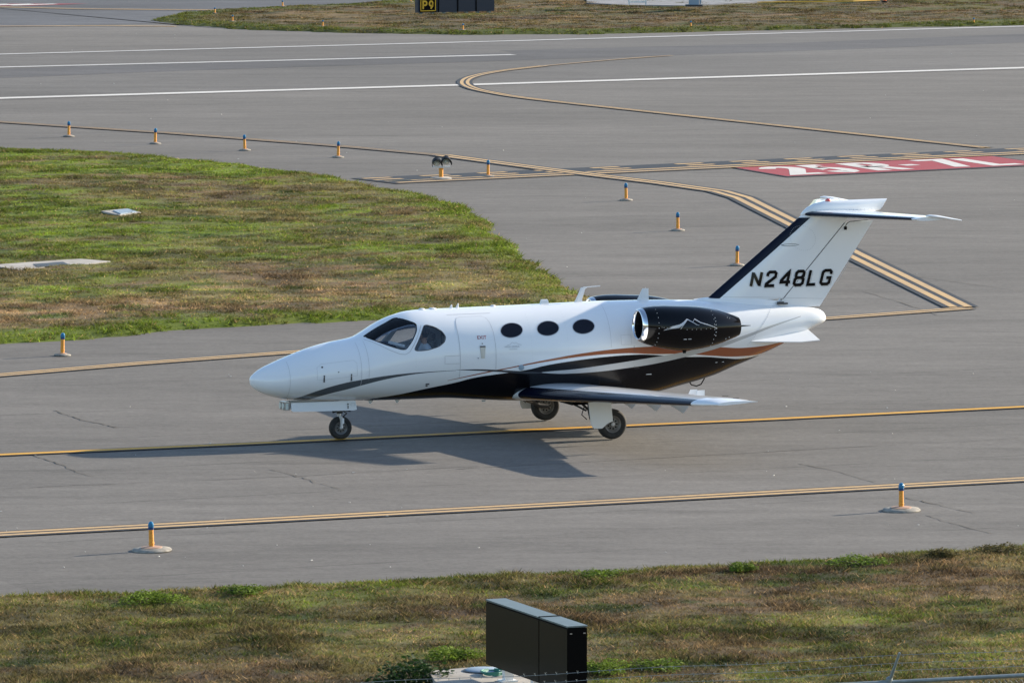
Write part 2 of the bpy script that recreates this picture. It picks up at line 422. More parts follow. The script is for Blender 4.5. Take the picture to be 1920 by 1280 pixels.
# ------------------------------------------------------------------ grass
def vnoise(x, y, seed=0):
    xi = np.floor(x).astype(np.int64); yi = np.floor(y).astype(np.int64); fx = x - xi; fy = y - yi
    fx = fx * fx * (3 - 2 * fx); fy = fy * fy * (3 - 2 * fy)
    def h(a, b):
        n = (a * 374761393 + b * 668265263 + seed * 974634777) & 0x7fffffff
        n = ((n ^ (n >> 13)) * 1274126177) & 0x7fffffff; n = n ^ (n >> 16); return (n & 0xffff) / 65535.0
    return (h(xi, yi) * (1 - fx) + h(xi + 1, yi) * fx) * (1 - fy) + (h(xi, yi + 1) * (1 - fx) + h(xi + 1, yi + 1) * fx) * fy
def fbm(x, y, seed=0, o=4):
    s = 0; a = .5; t = 0
    for k in range(o): s = s + a * vnoise(x * 2 ** k, y * 2 ** k, seed + k * 17); t += a; a *= .55
    return s / t
def sdist(x, y, poly):
    d = np.full(x.shape, 1e9); ins = np.zeros(x.shape, bool); n = len(poly)
    for i in range(n):
        ax, ay = poly[i]; bx, by = poly[(i + 1) % n]; ex, ey = bx - ax, by - ay
        t = np.clip(((x - ax) * ex + (y - ay) * ey) / (ex * ex + ey * ey + 1e-9), 0, 1)
        d = np.minimum(d, np.hypot(x - ax - t * ex, y - ay - t * ey))
        cnd = ((ay > y) != (by > y)); 
        with np.errstate(divide='ignore', invalid='ignore'):
            xx = ax + (y - ay) * ex / (ey if abs(ey) > 1e-9 else 1e-9)
        ins ^= cnd & (x < xx)
    return np.where(ins, d, -d)
GREEN = np.array([.150, .205, .022]); DGREEN = np.array([.060, .105, .018]); OLIVE = np.array([.190, .160, .060]); TAN = np.array([.400, .265, .130]); BROWN = np.array([.190, .120, .075])
def lerp(a, b, t): return a + (b - a) * t[:, None]
def stepf(v, a, b): t = np.clip((v - a) / (b - a), 0, 1); return t * t * (3 - 2 * t)
def tint(x, y, sd, dry, edge, seed):
    """albedo of the plants growing at x,y; long patches running with the taxiway"""
    c, s = math.cos(R(20)), math.sin(R(20)); u = x * c + y * s; v = -x * s + y * c
    a = fbm(u * .18, v * .24, seed, 5); b_ = fbm(u * .55, v * .8, seed + 5, 5); e = fbm(u * 1.6, v * 1.8, seed + 9, 4); q = fbm(u * .34 + 40, v * .42, seed + 13, 5)
    C = lerp(np.tile(OLIVE, (len(x), 1)), np.tile(GREEN, (len(x), 1)), stepf(a * .6 + b_ * .4 - dry * .22, .40, .58))
    C = lerp(C, np.tile(BROWN, (len(x), 1)), stepf(q * .6 + e * .4 + dry * .12, .50, .66) * .8)
    C = lerp(C, np.tile(TAN, (len(x), 1)), stepf(b_ * .45 + e * .2 + dry * .5, .52, .80) * .85)
    C = lerp(C, np.tile(DGREEN, (len(x), 1)), stepf(e * .6 + fbm(u * .9, v * 1.2, seed + 21, 2) * .4, .56, .68) * .85)
    C = C * (.62 + .76 * stepf(fbm(u * 1.3 + 7, v * 1.5, seed + 33, 4), .30, .70))[:, None] * (.8 + .4 * vnoise(u * 5.5, v * 6.5, seed + 35))[:, None]
    C = lerp(C, np.tile(GREEN, (len(x), 1)), (1 - stepf(sd, edge * .4, edge)) * .75 * stepf(b_, .25, .45))
    return C
HOLES = [[tuple(at(*p, z_)[:2]) for p in L_] for L_, z_ in ((((803, 1257), (870, 1251), (938, 1248), (1000, 1261), (1085, 1290), (1085, 1330), (905, 1345), (850, 1300), (815, 1275)), .34), (((190, 395.5), (236, 391), (264, 398), (224, 403)), .1), (((-40, 498), (30, 493), (150, 485), (207, 489.5), (160, 495.5), (110, 497), (60, 503), (33, 505.5), (0, 500), (-40, 502)), .1))]
def field(name, poly_px, density, hgt, wid, dryf, edge, seed, step, zone=None, label='', zext=None, rise=.10, seg=1., bri=1., tk=1.):
    poly = [tuple(at(*p)[:2]) for p in poly_px] if zext is None else zext
    xs = [p[0] for p in poly]; ys = [p[1] for p in poly]; x0, x1, y0, y1 = min(xs) - 1, max(xs) + 1, min(ys) - 1, max(ys) + 1
    nx, ny = int((x1 - x0) / step) + 1, int((y1 - y0) / step) + 1
    X, Y = np.meshgrid(np.linspace(x0, x1, nx), np.linspace(y0, y1, ny)); x = X.ravel(); y = Y.ravel()
    wob = lambda x, y: (fbm(x * .8, y * .8, seed + 50) - .5) * .9 + (fbm(x * 3, y * 3, seed + 51) - .5) * .35
    def hz(x, y):
        sd = sdist(x, y, poly) + wob(x, y)
        return sd, np.clip(sd * .25, -.1, rise) + np.where(sd > 0, (fbm(x * .5, y * .5, seed + 60) - .4) * .16 + (fbm(x * 2.2, y * 2.2, seed + 61) - .5) * .06, -.06) * np.clip(np.abs(sd), 0, 1)
    sd, z = hz(x, y)
    keep = sd > -1.2
    idx = np.arange(nx * ny).reshape(ny, nx); qd = np.stack([idx[:-1, :-1], idx[:-1, 1:], idx[1:, 1:], idx[1:, :-1]], -1).reshape(-1, 4)
    qd = qd[keep[qd].all(1)]
    used = np.unique(qd); remap = -np.ones(nx * ny, int); remap[used] = np.arange(len(used)); qd = remap[qd]
    V = np.stack([x, y, z], 1)[used]
    dr = dryf(x, y, sd)[used]; T = tint(x[used], y[used], sd[used], dr, edge, seed) * .62 * bri
    me = bpy.data.meshes.new(name); me.vertices.add(len(V)); me.vertices.foreach_set('co', V.ravel())
    me.loops.add(qd.size); me.loops.foreach_set('vertex_index', qd.ravel().astype(np.int32))
    me.polygons.add(len(qd)); me.polygons.foreach_set('loop_start', np.arange(0, qd.size, 4, dtype=np.int32))
    me.update(calc_edges=True); ca = me.color_attributes.new('tint', 'FLOAT_COLOR', 'POINT')
    ca.data.foreach_set('color', np.concatenate([T, np.ones((len(T), 1))], 1).ravel()); me.materials.append(M['soil'])
    me.polygons.foreach_set('use_smooth', np.ones(len(qd), bool))
    o = bpy.data.objects.new(name + '_soil', me); COL.objects.link(o); tag(o, kind='structure')
    # blades, in small tufts
    rg = np.random.default_rng(seed); bpc = 7
    bx = zone if zone else (x0, x1, y0, y1)
    nt_ = int((bx[1] - bx[0]) * (bx[3] - bx[2]) * density / bpc)
    tx = rg.uniform(bx[0], bx[1], nt_); ty = rg.uniform(bx[2], bx[3], nt_); sd, tz = hz(tx, ty)
    k = (sd > .02)
    for hp_ in HOLES: k &= sdist(tx, ty, hp_) < 0
    tx, ty, tz, sd = tx[k], ty[k], tz[k], sd[k]
    # keep the tufts a camera near this viewpoint can see
    dist = ty - CAM[1]; px = 960 + F * (tx - CAM[0]) / dist; k = (px > -260) & (px < 2180); tx, ty, tz, sd = tx[k], ty[k], tz[k], sd[k]
    dr = dryf(tx, ty, sd) + rg.normal(0, .22, len(tx)); C = tint(tx, ty, sd, dr, edge, seed)
    cl = stepf(fbm(tx * 1.1, ty * 1.1, seed + 71), .50, .68); tall = .55 + .7 * fbm(tx * .7, ty * .7, seed + 70) + (1.3 * cl + 1.1 * np.exp(-sd / .6) * fbm(tx * 1.7, ty * 1.7, seed + 77) * 2) * tk
    n = len(tx); rep = lambda a: np.repeat(a, bpc, 0)
    bxx = rep(tx) + rg.normal(0, .07, n * bpc); byy = rep(ty) + rg.normal(0, .07, n * bpc); bz = rep(tz) - .02
    hh = hgt * rep(tall) * rg.uniform(.45, 1.25, n * bpc); an = rg.uniform(0, 2 * np.pi, n * bpc); ww = wid * rg.uniform(.6, 1.5, n * bpc)
    ln = rg.uniform(.4, 2.2, n * bpc) * hh; la = rg.uniform(0, 2 * np.pi, n * bpc)
    A = np.stack([bxx - np.cos(an) * ww, byy - np.sin(an) * ww, bz], 1); B = np.stack([bxx + np.cos(an) * ww, byy + np.sin(an) * ww, bz], 1)
    Tp = np.stack([bxx + np.cos(la) * ln, byy + np.sin(la) * ln, bz + hh], 1)
    V = np.stack([A, B, Tp], 1).reshape(-1, 3); nb = n * bpc
    br = (rep(rg.uniform(.45, 1.5, n) * (1 - .45 * cl * rg.uniform(0, 1, n))) * rg.uniform(.6, 1.4, nb))[:, None] * bri
    CC = rep(C) * br; yl = rg.random(nb) < .05; CC[yl] = TAN * br[yl] * 1.1
    me = bpy.data.meshes.new(name); me.vertices.add(len(V)); me.vertices.foreach_set('co', V.ravel())
    me.loops.add(nb * 3); me.loops.foreach_set('vertex_index', np.arange(nb * 3, dtype=np.int32))
    me.polygons.add(nb); me.polygons.foreach_set('loop_start', np.arange(0, nb * 3, 3, dtype=np.int32)); me.update(calc_edges=True)
    ca = me.color_attributes.new('tint', 'FLOAT_COLOR', 'POINT')
    ca.data.foreach_set('color', np.concatenate([np.repeat(CC, 3, 0), np.ones((nb * 3, 1))], 1).ravel()); me.materials.append(M['grass'])
    o = bpy.data.objects.new(name, me); COL.objects.link(o); tag(o, label, kind='stuff')
    return hz
# foreground verge
A0, A1 = at(-600, 1148), at(2600, 955)
front = [(-700, 1168), (0, 1128), (280, 1117), (600, 1103), (900, 1090), (1300, 1070), (1600, 1054), (1800, 1041), (1920, 1030), (2600, 985)]
fp = [tuple(at(*p)[:2]) for p in front]; fp = fp + [(40, -75), (-40, -75)]
ymin = at(960, 1330)[1]
hz_front = field('grass', None, 1050, .060, .011, lambda x, y, sd: .34 + .45 * (fbm(x * .22, y * .3, 91) - .4) + .2 * np.clip((sd - 8) / 8, 0, 1), 1.0, 11, .25,
      zone=(-12, 12, ymin, at(1920, 1000)[1] + 2), label='patchy green and brown grass along the near edge of the pavement', zext=fp, rise=.14, bri=.80, tk=.4)
island = [(-400, 268), (0, 281), (200, 291), (450, 312), (640, 339), (780, 367), (868, 387), (930, 438), (1000, 498), (1070, 541), (1108, 566), (1000, 580), (690, 599), (400, 613), (150, 634), (0, 644), (-400, 668)]
LB0, LB1 = at(0, 644), at(690, 599)
def sdist_line(x, y):
    d = (LB1 - LB0).normalized(); return -(x - LB0.x) * d.y + (y - LB0.y) * d.x
hz_isl = field('grass', island, 520, .055, .014, lambda x, y, sd: (.72 + .6 * np.exp(-((x + 22) / 9.) ** 2)) * np.exp(-((sdist_line(x, y) - 5.0) / 4.4) ** 2) - .12, 1.6, 23, .4, label='green grass island with a dry tan strip beside the taxiway', bri=1.08, tk=.5)
far = [(290, 38), (330, 45.5), (450, 55), (650, 62), (850, 65), (1100, 64), (1400, 58), (1700, 51), (1920, 47), (2500, 30), (2500, -40), (1500, -45), (1000, -14), (770, 4), (640, 11), (460, 19), (340, 27)]
hz_far = field('grass', far, 260, .045, .02, lambda x, y, sd: .35 + .35 * np.exp(-((sd - 7) / 4.) ** 2) , 2.6, 37, .8, label='brown and olive grass strip beyond the far side of the runway', bri=.66, tk=.5)

def ground_z(hz, x, y): return float(hz(np.array([x]), np.array([y]))[1][0])

# pale gravel patch behind the far grass and concrete slabs set in the grass
p = [at(*q) for q in [(1100, 13), (1180, 17), (1300, 18), (1400, 12), (1500, 6), (1640, 0), (1640, -12), (1100, -10)]]
flat('gravel_patch', p, 'gravel', .16)
b = MB(); b.prism([(q.x, q.y, .15) for q in p], (0, 0, -.5), (0, 0, 0)); tag(b.build('gravel_bed', 'gravel'), kind='structure')
def slab(pxs, z, name, label, th=.12):
    P = [at(a, b_, z) for a, b_ in pxs]; b = MB(); b.prism(P, (0, 0, -th), (0, 0, 0)); o = b.build(name, 'concrete'); return o
zi = .17
s1 = slab([(190, 395.5), (236, 391), (264, 398), (224, 403)], .155, 'concrete_slab', '', .3); tag(s1, 'small pale concrete slab with a metal lid set in the grass island', 'slab')
b = MB(); b.prism([at(a, c_, .16) for a, c_ in [(212, 395.5), (240, 392.5), (256, 398), (226, 401.5)]], (0, 0, -.02), (0, 0, .02)); b.build('lid', 'cover', s1)
s2 = slab([(-40, 498), (30, 493), (150, 485), (207, 489.5), (160, 495.5), (110, 497), (60, 503), (33, 505.5), (0, 500), (-40, 502)], .12, 'concrete_slab', '', .3); tag(s2, 'long pale concrete slab at the left end of the grass island', 'slab')
b = MB(); b.prism([at(a, c_, .125) for a, c_ in [(62, 495), (118, 491), (132, 497), (70, 500.5)]], (0, 0, -.02), (0, 0, .005)); b.build('grate', 'dark_metal', s2)

# ------------------------------------------------------------------ taxiway edge lights
def make_edge_light():
    r = empty('taxiway_light')
    b = MB(); b.lathe([(.32, 0), (.32, .012), (.30, .03), (.20, .045), (.0, .05)], n=36); base = b.build('concrete_base', 'concrete_base', r, True)
    b = MB(); b.lathe([(.17, .043), (.17, .056), (.10, .064), (.05, .07)], n=28); b.build('flange', M['flange'], base, True)
    b = MB(); b.lathe([(.040, .05), (.040, .10), (.046, .105), (.046, .125), (.040, .13), (.038, .34)], n=18); b.build('post', 'post', r, True)
    b = MB(); b.lathe([(.046, .335), (.048, .37), (.042, .372)], n=18); b.build('collar', M['lens_collar'], r, True)
    b = MB(); b.lathe([(.040, .37), (.048, .385), (.048, .415), (.042, .42), (.045, .428), (.034, .452), (.015, .465), (0, .467)], n=18); b.build('lens', 'blue_lens', r, True)
    return r
M['concrete_base'] = mat('stained concrete base', (.27, .25, .215), .9, var=.3, scale=9)
M['flange'] = mat('pinkish flange', (.42, .27, .19), .7); M['lens_collar'] = mat('dark blue collar', (.01, .05, .16), .3)
proto = make_edge_light(); used = False
GL = 'edge lights along the taxiways'
LIGHTS = [
 (284.5, 1031, 'blue topped edge light nearest the camera, left foreground below the double yellow line'),
 (1690, 956, 'blue topped edge light at the right, behind the near grass verge'),
 (117, 666, 'blue topped edge light just below the bottom left edge of the grass island'),
 (129, 256, 'leftmost of the four edge lights beyond the grass island'),
 (291, 269.5, 'second from the left of the four edge lights beyond the grass island'),
 (459, 282, 'third from the left of the four edge lights beyond the grass island'),
 (634, 295, 'rightmost of the four edge lights beyond the grass island'),
 (915, 331, 'edge light standing on the holding line right of the twin guard light'),
 (1174, 375.5, 'edge light alone on the asphalt above the jet cabin, right of the island tip'),
 (1271, 432, 'edge light on the asphalt left of the jet tail'),
 (1382, 497, 'edge light closest to the dark leading edge of the jet tail'),
 (605, 56, 'edge light in the far grass, second from its left tip on the runway side'),
 (436, 46, 'edge light at the left tip of the far grass strip'),
 (868, 61, 'edge light in the far grass below the P9 sign'),
 (1295, 57, 'edge light in the far grass below the gravel patch'),
 (1826, 48, 'edge light at the runway edge in the upper right corner'),
 (403, 30, 'dark edge light on the far side of the far grass tip'),
 (530, 19, 'dark edge light on the far side of the far grass, middle'),
 (770, 8, 'dark edge light just left of the P9 sign'),
]
for i, (px, py, lb) in enumerate(LIGHTS):
    o = proto if i == 0 else copy_tree(proto)
    p = at(px, py); z = 0
    if i >= 11: z = .05
    if i in (16, 17, 18, 12, 11, 13, 14): z = max(.0, ground_z(hz_far, p.x, p.y)) - .0
    o.location = (p.x, p.y, z - .002); o.rotation_euler.z = rc.uniform(0, 6); tag(o, lb, 'edge light', GL)
    if i >= 2:
        for ch in [x for x in S.objects if x.parent == o and x.name.startswith('concrete_base')]: ch.scale = (.55, .55, .8)
    if i >= 11: o.scale = (.8, .8, .55)
    o.rotation_euler.x, o.rotation_euler.y = rc.uniform(-.03, .03), rc.uniform(-.04, .04)

# runway guard light (twin lamps with black visors)
gp = at(827, 335); gr = empty('guard_light', gp, R(6)); tag(gr, 'twin lamp runway guard light with black visors on a yellow post', 'guard light')
b = MB(); b.lathe([(.30, .0), (.30, .02), (.22, .045), (0, .05)], n=30); b.build('concrete_base', 'concrete', gr, True)
b = MB(); b.lathe([(.06, .04), (.06, .27), (.075, .275), (.075, .30)], n=18); b.build('post', M['post'], gr, True)
b = MB(); b.box((0, 0, .33), (.50, .09, .03)); b.box((0, 0, .31), (.16, .10, .04)); b.build('bracket', 'white_flat', gr)
for sx, zz_ in ((-1, .46), (1, .50)):
    b = MB(); b.lathe([(.0, .13), (.08, .12), (.105, .05), (.105, -.06)], (sx * .13, 0, zz_), 'y', 24); h_ = b.build('lamp_housing', 'black', gr, True)
    b = MB(); b.lathe([(.092, -.058), (.06, -.085), (0, -.095)], (sx * .13, 0, zz_ - .01), 'y', 20); b.build('lens', 'lamp_glass', h_, True)
    b = MB(); rs = []
    for yy, rr in ((-.02, .125), (-.15, .14), (-.30, .15)):
        A_ = [(-.35 + (math.pi + .7) * k / 16) for k in range(17)]; dz = .02 - (.30 + yy) * .0 + yy * .28
        rs.append([Vector((sx * .13 + rr * math.cos(t), yy, zz_ + dz + rr * math.sin(t))) for t in A_] + [Vector((sx * .13 + (rr - .012) * math.cos(t), yy, zz_ + dz + (rr - .012) * math.sin(t))) for t in reversed(A_)])
    b.rings(rs); b.build('visor', 'black', h_, True)

# ------------------------------------------------------------------ P9 sign
zs = .18
A = at(783, 25, zs); B = at(927, 21.5, zs); d = (B - A); L = d.length; ang = math.atan2(d.y, d.x)
sg = empty('taxiway_sign', A, ang); tag(sg, 'long navy taxiway sign reading P9 in yellow, at the far grass strip', 'sign')
b = MB(); b.box((L / 2, .12, .31), (L, .24, .60)); b.build('cabinet', 'sign_navy', sg)
for fx in (.27, .52, .76): MB().box((L * fx, -.008, .31), (.05, .03, .58)).build('divider', 'sign_side', sg)
b = MB(); b.box((.47, -.012, .31), (.76, .02, .58)); pn = b.build('legend_panel', 'sign_side', sg)
b = MB()
for c_, dd in (((.47, -.026, .085), (.70, .01, .035)), ((.47, -.026, .555), (.70, .01, .035)), ((.135, -.026, .32), (.035, .01, .50)), ((.805, -.026, .32), (.035, .01, .50))): b.box(c_, dd)
b.build('yellow_border', 'sign_yellow', pn)
b = MB()
for ch, u0 in (('P', .22), ('9', .50)):
    for st in FONT[ch]: b.ribbon([(u0 + .21 * x, -.030, .165 + .31 * y) for x, y in st], .068, (0, -1, 0))
b.build('lettering', 'sign_yellow', pn, clean=False)
for k in range(7):
    b = MB(); b.box((.2 + k * (L - .4) / 6, .12, -.03), (.10, .16, .10)); b.build('foot', 'galv', sg)

# base of a far installation beyond the grass
t = empty('equipment_stand', at(1195, 9, .3)); tag(t, 'pale metal equipment frame standing on the far gravel, left one', 'stand')
for sx in (-.35, .35):
    for sy in (-.3, .3):
        b = MB(); b.box((sx, sy, .6), (.06, .06, 1.2)); b.build('leg', 'white_flat', t)
b = MB()
for zz in (.12, .45, .8): b.box((0, -.33, zz), (.7, .03, .05)); b.box((0, .33, zz), (.7, .03, .05))
b.box((0, 0, 1.22), (.8, .7, .06)); b.build('rail', 'white_flat', t)
t = empty('utility_cabinet', at(1301, 12, .3)); tag(t, 'blue grey metal column on the far gravel right of the frame', 'cabinet')
b = MB(); b.box((0, 0, .8), (.42, .4, 1.6)); b.box((.27, 0, .85), (.06, .3, 1.5)); b.build('housing', 'cover', t)
b = MB(); b.box((0, 0, .03), (.7, .6, .08)); b.build('plinth', 'dark_metal', t)
o = MB().tube([at(1420, 4.5, .4), at(1500, 4, .38), at(1600, 2.5, .4), at(1650, .5, .4)], .02, 8).build('yellow_hose', 'sign_yellow'); tag(o, 'long yellow hose lying in the far grass at the top edge', 'hose')
t = empty('marker_post', at(1659, 5, .15)); tag(t, 'short orange marker post in the far grass at the top right', 'marker')
MB().lathe([(.07, 0), (.06, .5), (.05, .7)], n=14).build('post', 'orange', t, True); MB().lathe([(.14, 0), (.14, .05), (.05, .08)], n=16).build('foot', 'black', t, True)

# ------------------------------------------------------------------ dark sign box in the foreground
zb = .52
A = at(912, 1246, zb); zt = zb + 122 / F * (A.y - CAM[1]) / math.cos(.1)
B = at(1065, 1175, zt); A2 = at(912, 1124, zt); Wp = at(945, 1121.5, zt)
ux = (Vector((B.x, B.y, 0)) - Vector((A2.x, A2.y, 0))); Ls = ux.length; ux.normalize(); uy = Vector((-ux.y, ux.x, 0))
wid_s = abs((Wp - A2).dot(uy)) ; hs = zt - zb
sb = empty('sign_box', (A2.x, A2.y, 0), math.atan2(ux.y, ux.x)); tag(sb, 'black back of a boxy airfield sign standing on a concrete pad at the bottom', 'sign')
b = MB(); b.box((Ls / 2, wid_s / 2, zb + hs / 2 - .01), (Ls, wid_s, hs - .02)); cab = b.build('cabinet', 'sign_side', sb)
b = MB(); b.box((Ls * .328, -.004, zb + hs / 2 - .01), (Ls * .656 - .012, .012, hs - .05)); b.box((Ls * .83, -.004, zb + hs / 2 - .01), (Ls * .34 - .02, .012, hs - .05)); b.build('back_panel', 'sign_black', sb)
b = MB(); b.box((Ls * .328, wid_s / 2, zt), (Ls * .656, wid_s + .02, .02)); b.box((Ls * .832, wid_s / 2, zt), (Ls * .336 - .01, wid_s + .02, .02)); b.build('top_cap', 'sign_top', sb)
b = MB(); b.box((Ls * .661, wid_s / 2, zt + .012), (.025, wid_s + .03, .015)); b.build('cap_joint', 'sign_side', sb)
for fx in (.15, .5, .85):
    b = MB(); b.box((Ls * fx, wid_s / 2, zb / 2), (.10, .12, zb)); b.box((Ls * fx, wid_s / 2, .35), (.2, .22, .02)); b.build('leg', 'white_flat', sb)
for yy in (.15, .85): b = MB(); b.box((Ls + .004, wid_s * yy, zt - .09), (.01, .03, .015)); b.build('latch', 'steel', sb)
b = MB(); zc_ = .24; O = Vector((A2.x, A2.y, 0))
zc_ = .34
pp = [at(px_, py_, zc_) for px_, py_ in ((803, 1257), (870, 1251), (938, 1248), (1000, 1261), (1085, 1290), (1085, 1330), (905, 1345), (850, 1300), (815, 1275))]
b.prism([Vector((q.x, q.y, zc_)) for q in pp], (0, 0, -.3), (0, 0, 0)); o = b.build('concrete_pad', 'concrete'); tag(o, 'pale concrete pad under the black sign box', 'concrete pad')
cv = O + ux * .10 - uy * .35
o = empty('manhole_cover', at(905, 1257, zc_)); tag(o, 'round blue grey lid lying on the concrete pad beside the sign leg', 'manhole cover')
MB().lathe([(.24, 0), (.24, .02), (.22, .03), (.0, .032)], n=36).build('lid', 'cover', o, True)
MB().lathe([(.27, 0), (.27, .012), (.245, .012)], n=36).build('ring', 'dark_metal', o, True)
pt = at(925, 1264, zc_); b = MB()
for k in range(3):
    b.tube([pt + Vector((.13 * (1 + .15 * k) * math.cos(t_ / 12 * 6.3 + k), .2 * math.sin(t_ / 12 * 6.3 + k), .02 + .015 * k)) for t_ in range(12)], .012, 6)
o = b.build('cable_coil', M['cable'] if 'cable' in M else 'cover'); tag(o, 'loosely coiled green cable on the concrete pad', 'cable')

# bushes
def bush(c, rx, rz, n, label, seed, base=(.018, .045, .010), ls=1.):
    rg = random.Random(seed); r = empty('bush', c); tag(r, label, 'bush', 'weeds and bushes in the near grass')
    b = MB(); cols = []
    for _ in range(n):
        th = rg.uniform(0, 6.28); ph = math.acos(rg.uniform(-.1, 1)); rad = rg.uniform(.45, 1) * (1 + .25 * math.sin(3 * th + seed))
        p = Vector((math.cos(th) * math.sin(ph) * rx * rad, math.sin(th) * math.sin(ph) * rx * rad, math.cos(ph) * rz * rad + .03))
        s_ = rg.uniform(.02, .05) * ls; q = Matrix.Rotation(rg.uniform(0, 6), 3, 'Z') @ Matrix.Rotation(rg.uniform(-1.2, 1.2), 3, 'X')
        b.add([p + q @ Vector(v) for v in ((-s_, 0, 0), (0, -s_ * .5, 0), (s_, 0, .01), (0, s_ * .5, 0))], [(0, 1, 2, 3)]); k = rg.uniform(.6, 1.6); cols += [(base[0] * k, base[1] * k, base[2] * k, 1)] * 4
    o = b.build('leaves', 'leaf_dark', r, clean=False); ca = o.data.color_attributes.new('tint', 'FLOAT_COLOR', 'POINT'); ca.data.foreach_set('color', np.array(cols).ravel())
    b = MB()
    for k in range(7):
        a_ = k * .9; b.tube([(0, 0, 0), (math.cos(a_) * rx * .4, math.sin(a_) * rx * .4, rz * .5), (math.cos(a_) * rx * .7, math.sin(a_) * rx * .7, rz * .8)], [.012, .008, .004], 6)
    b.build('stem', 'hair', r)
bush(at(775, 1288, .15), .62, .34, 1700, 'dark green bush at the bottom edge left of the concrete pad', 3)
for px_, py_, rx_, rz_, lb_ in ((850, 1240, .42, .12, 'low bright green weed clump left of the black sign box'),
                                (1130, 1262, .42, .13, 'yellow green weed clump right of the black sign box'),
                                (285, 1128, .50, .12, 'bright green weed clump on the pavement edge at the left')):
    q = at(px_, py_, .15); bush((q.x, q.y, max(.02, ground_z(hz_front, q.x, q.y)) + .02), rx_, rz_, 2200, lb_, int(px_), (.13, .19, .02), .55)

EDGE = [(455, 1119, .34, 'low leafy tuft on the near pavement edge below the shadow nose'),
        (1125, 1090, .40, 'broad green weed on the near pavement edge right of the black sign box'), (1390, 1078, .22, 'little weed tuft on the near pavement edge below the right edge light'), (1610, 1064, .55, 'long green weed mass on the near pavement edge left of the right edge light'),
        (1765, 1056, .26, 'brown green tuft on the near pavement edge below the right edge light base'), (1880, 1044, .45, 'dark weed tuft on the near pavement edge at the far right'), (1230, 1262, .45, 'yellow green weed patch by the fence, right of the clump beside the box')]
for i_, (px_, py_, rx_, lb_) in enumerate(EDGE):
    q = at(px_, py_, .1); cb_ = (.10, .085, .03) if 'brown' in lb_ or 'dark' in lb_ else (.11, .165, .02)
    bush((q.x, q.y, max(.02, ground_z(hz_front, q.x, q.y))), rx_, .10, 1100, lb_, 100 + i_, cb_, .6)

# ------------------------------------------------------------------ security fence in the right foreground
zr = 2.15
fa, fbp = at(1641, 1279.5, zr), at(1920, 1265, zr); dv = (fbp - fa).normalized(); nv = Vector((dv.y, -dv.x, 0))
fe_ = empty('chain_link_fence', (fa.x, fa.y, 0)); tag(fe_, 'galvanised chain link fence with barbed wire crossing the bottom right corner', 'fence')
loc = lambda s, z, o=0: Vector((dv.x * s + nv.x * o, dv.y * s + nv.y * o, z))
MB().tube([loc(-14, zr), loc(9, zr)], .025, 10).build('top_rail', 'galv', fe_, True)
arm0 = at(1667, 1278, zr); s0 = (arm0 - fa).dot(dv)
for k in (-1, 0, 1):
    s = s0 + k * 8.0
    b = MB(); b.tube([loc(s, -.2), loc(s, zr + .02)], .03, 10); b.lathe([(.04, 0), (.04, .03), (.01, .05)], loc(s, zr + .02)); b.build('post', 'galv', fe_, True)
    b = MB(); b.tube([loc(s, zr), loc(s + .08, zr + .36, .12)], [.022, .014], 8); b.build('arm', 'galv', fe_, True)
for hgt_, oo in ((.13, .05), (.22, .08), (.32, .11)):
    b = MB(); P = []
    s = -14.
    while s <= 9: P.append(loc(s, zr + hgt_ + .012 * math.cos(2 * math.pi * (s - s0) / 3.0), oo)); s += .25
    b.tube(P, .0032, 5, False)
    s = -14.
    while s < 9:
        c_ = loc(s, zr + hgt_, oo); b.tube([c_ + Vector((.0, 0, -.018)), c_ + Vector((.010, 0, .018))], .0016, 4); b.tube([c_ + Vector((.010, 0, -.016)), c_ + Vector((-.008, .0, .016))], .0016, 4); s += .13
    b.build('barbed_wire', 'galv', fe_)
b = MB(); s = -14.
while s < 9:
    for sg_ in (1, -1):
        a_, c_ = loc(s, zr - .02), loc(s + sg_ * 2.1, .03); b.tube([a_, c_], .0022, 3, False)
    s += .07
b.build('wire_mesh', 'galv', fe_, clean=False)
# ================================================================== THE JET
JET = empty('business_jet', (-5.160, -1.779, 0), R(20.66))
tag(JET, 'white and black twin engine business jet with copper stripe taxiing on the yellow centreline', 'airplane')
# hull profile in metres: x aft of the nose tip, z above the ground
TOP=[(0.006,1.151),(0.03,1.2),(0.066,1.235),(.209,1.337),(.449,1.442),(.665,1.526),(.905,1.612),(1.145,1.690),(1.506,1.778),(2.012,1.867),(2.23,1.977),(2.472,2.118),(2.763,2.235),(3.054,2.303),(3.321,2.322),(3.929,2.33),(4.856,2.340),(5.839,2.355),(6.827,2.368),(7.572,2.362),(8.832,2.318),(10.241,2.207),(11.187,2.086),(11.294,2.031),(11.345,1.95),(11.36,1.9)]
BOT=[(0.006,1.151),(.015,1.09),(.041,1.036),(.16,.94),(.351,.853),(.638,.781),(1.262,.725),(1.985,.702),(2.711,.69),(3.63,.69),(4.365,.644),(4.978,.6),(5.8,.575),(7.0,.58),(7.786,.635),(8.369,.744),(9.07,.915),(9.422,1.045),(10.009,1.253),(10.48,1.445),(10.952,1.659),(11.189,1.775),(11.3,1.83),(11.345,1.87),(11.36,1.9)]
HW=[(0.006,.0),(.03,.07),(.066,.115),(.2,.235),(.4,.35),(.65,.44),(1.0,.53),(1.5,.615),(2.0,.675),(2.7,.735),(3.3,.775),(4.,.79),(5.,.795),(6.8,.79),(7.5,.77),(8.2,.71),(9,.6),(9.6,.49),(10.2,.375),(10.8,.265),(11.15,.195),(11.28,.14),(11.345,.06),(11.36,0.0)]
ZM=[(0,1.15),(.3,1.12),(1,1.2),(2,1.28),(3,1.42),(4,1.5),(7,1.52),(8.5,1.6),(9.5,1.72),(10.5,1.85),(11.36,1.9)]
EL=[(0,2),(3.6,2.),(4.8,2.5),(7.5,2.5),(8.6,2),(12,2)]
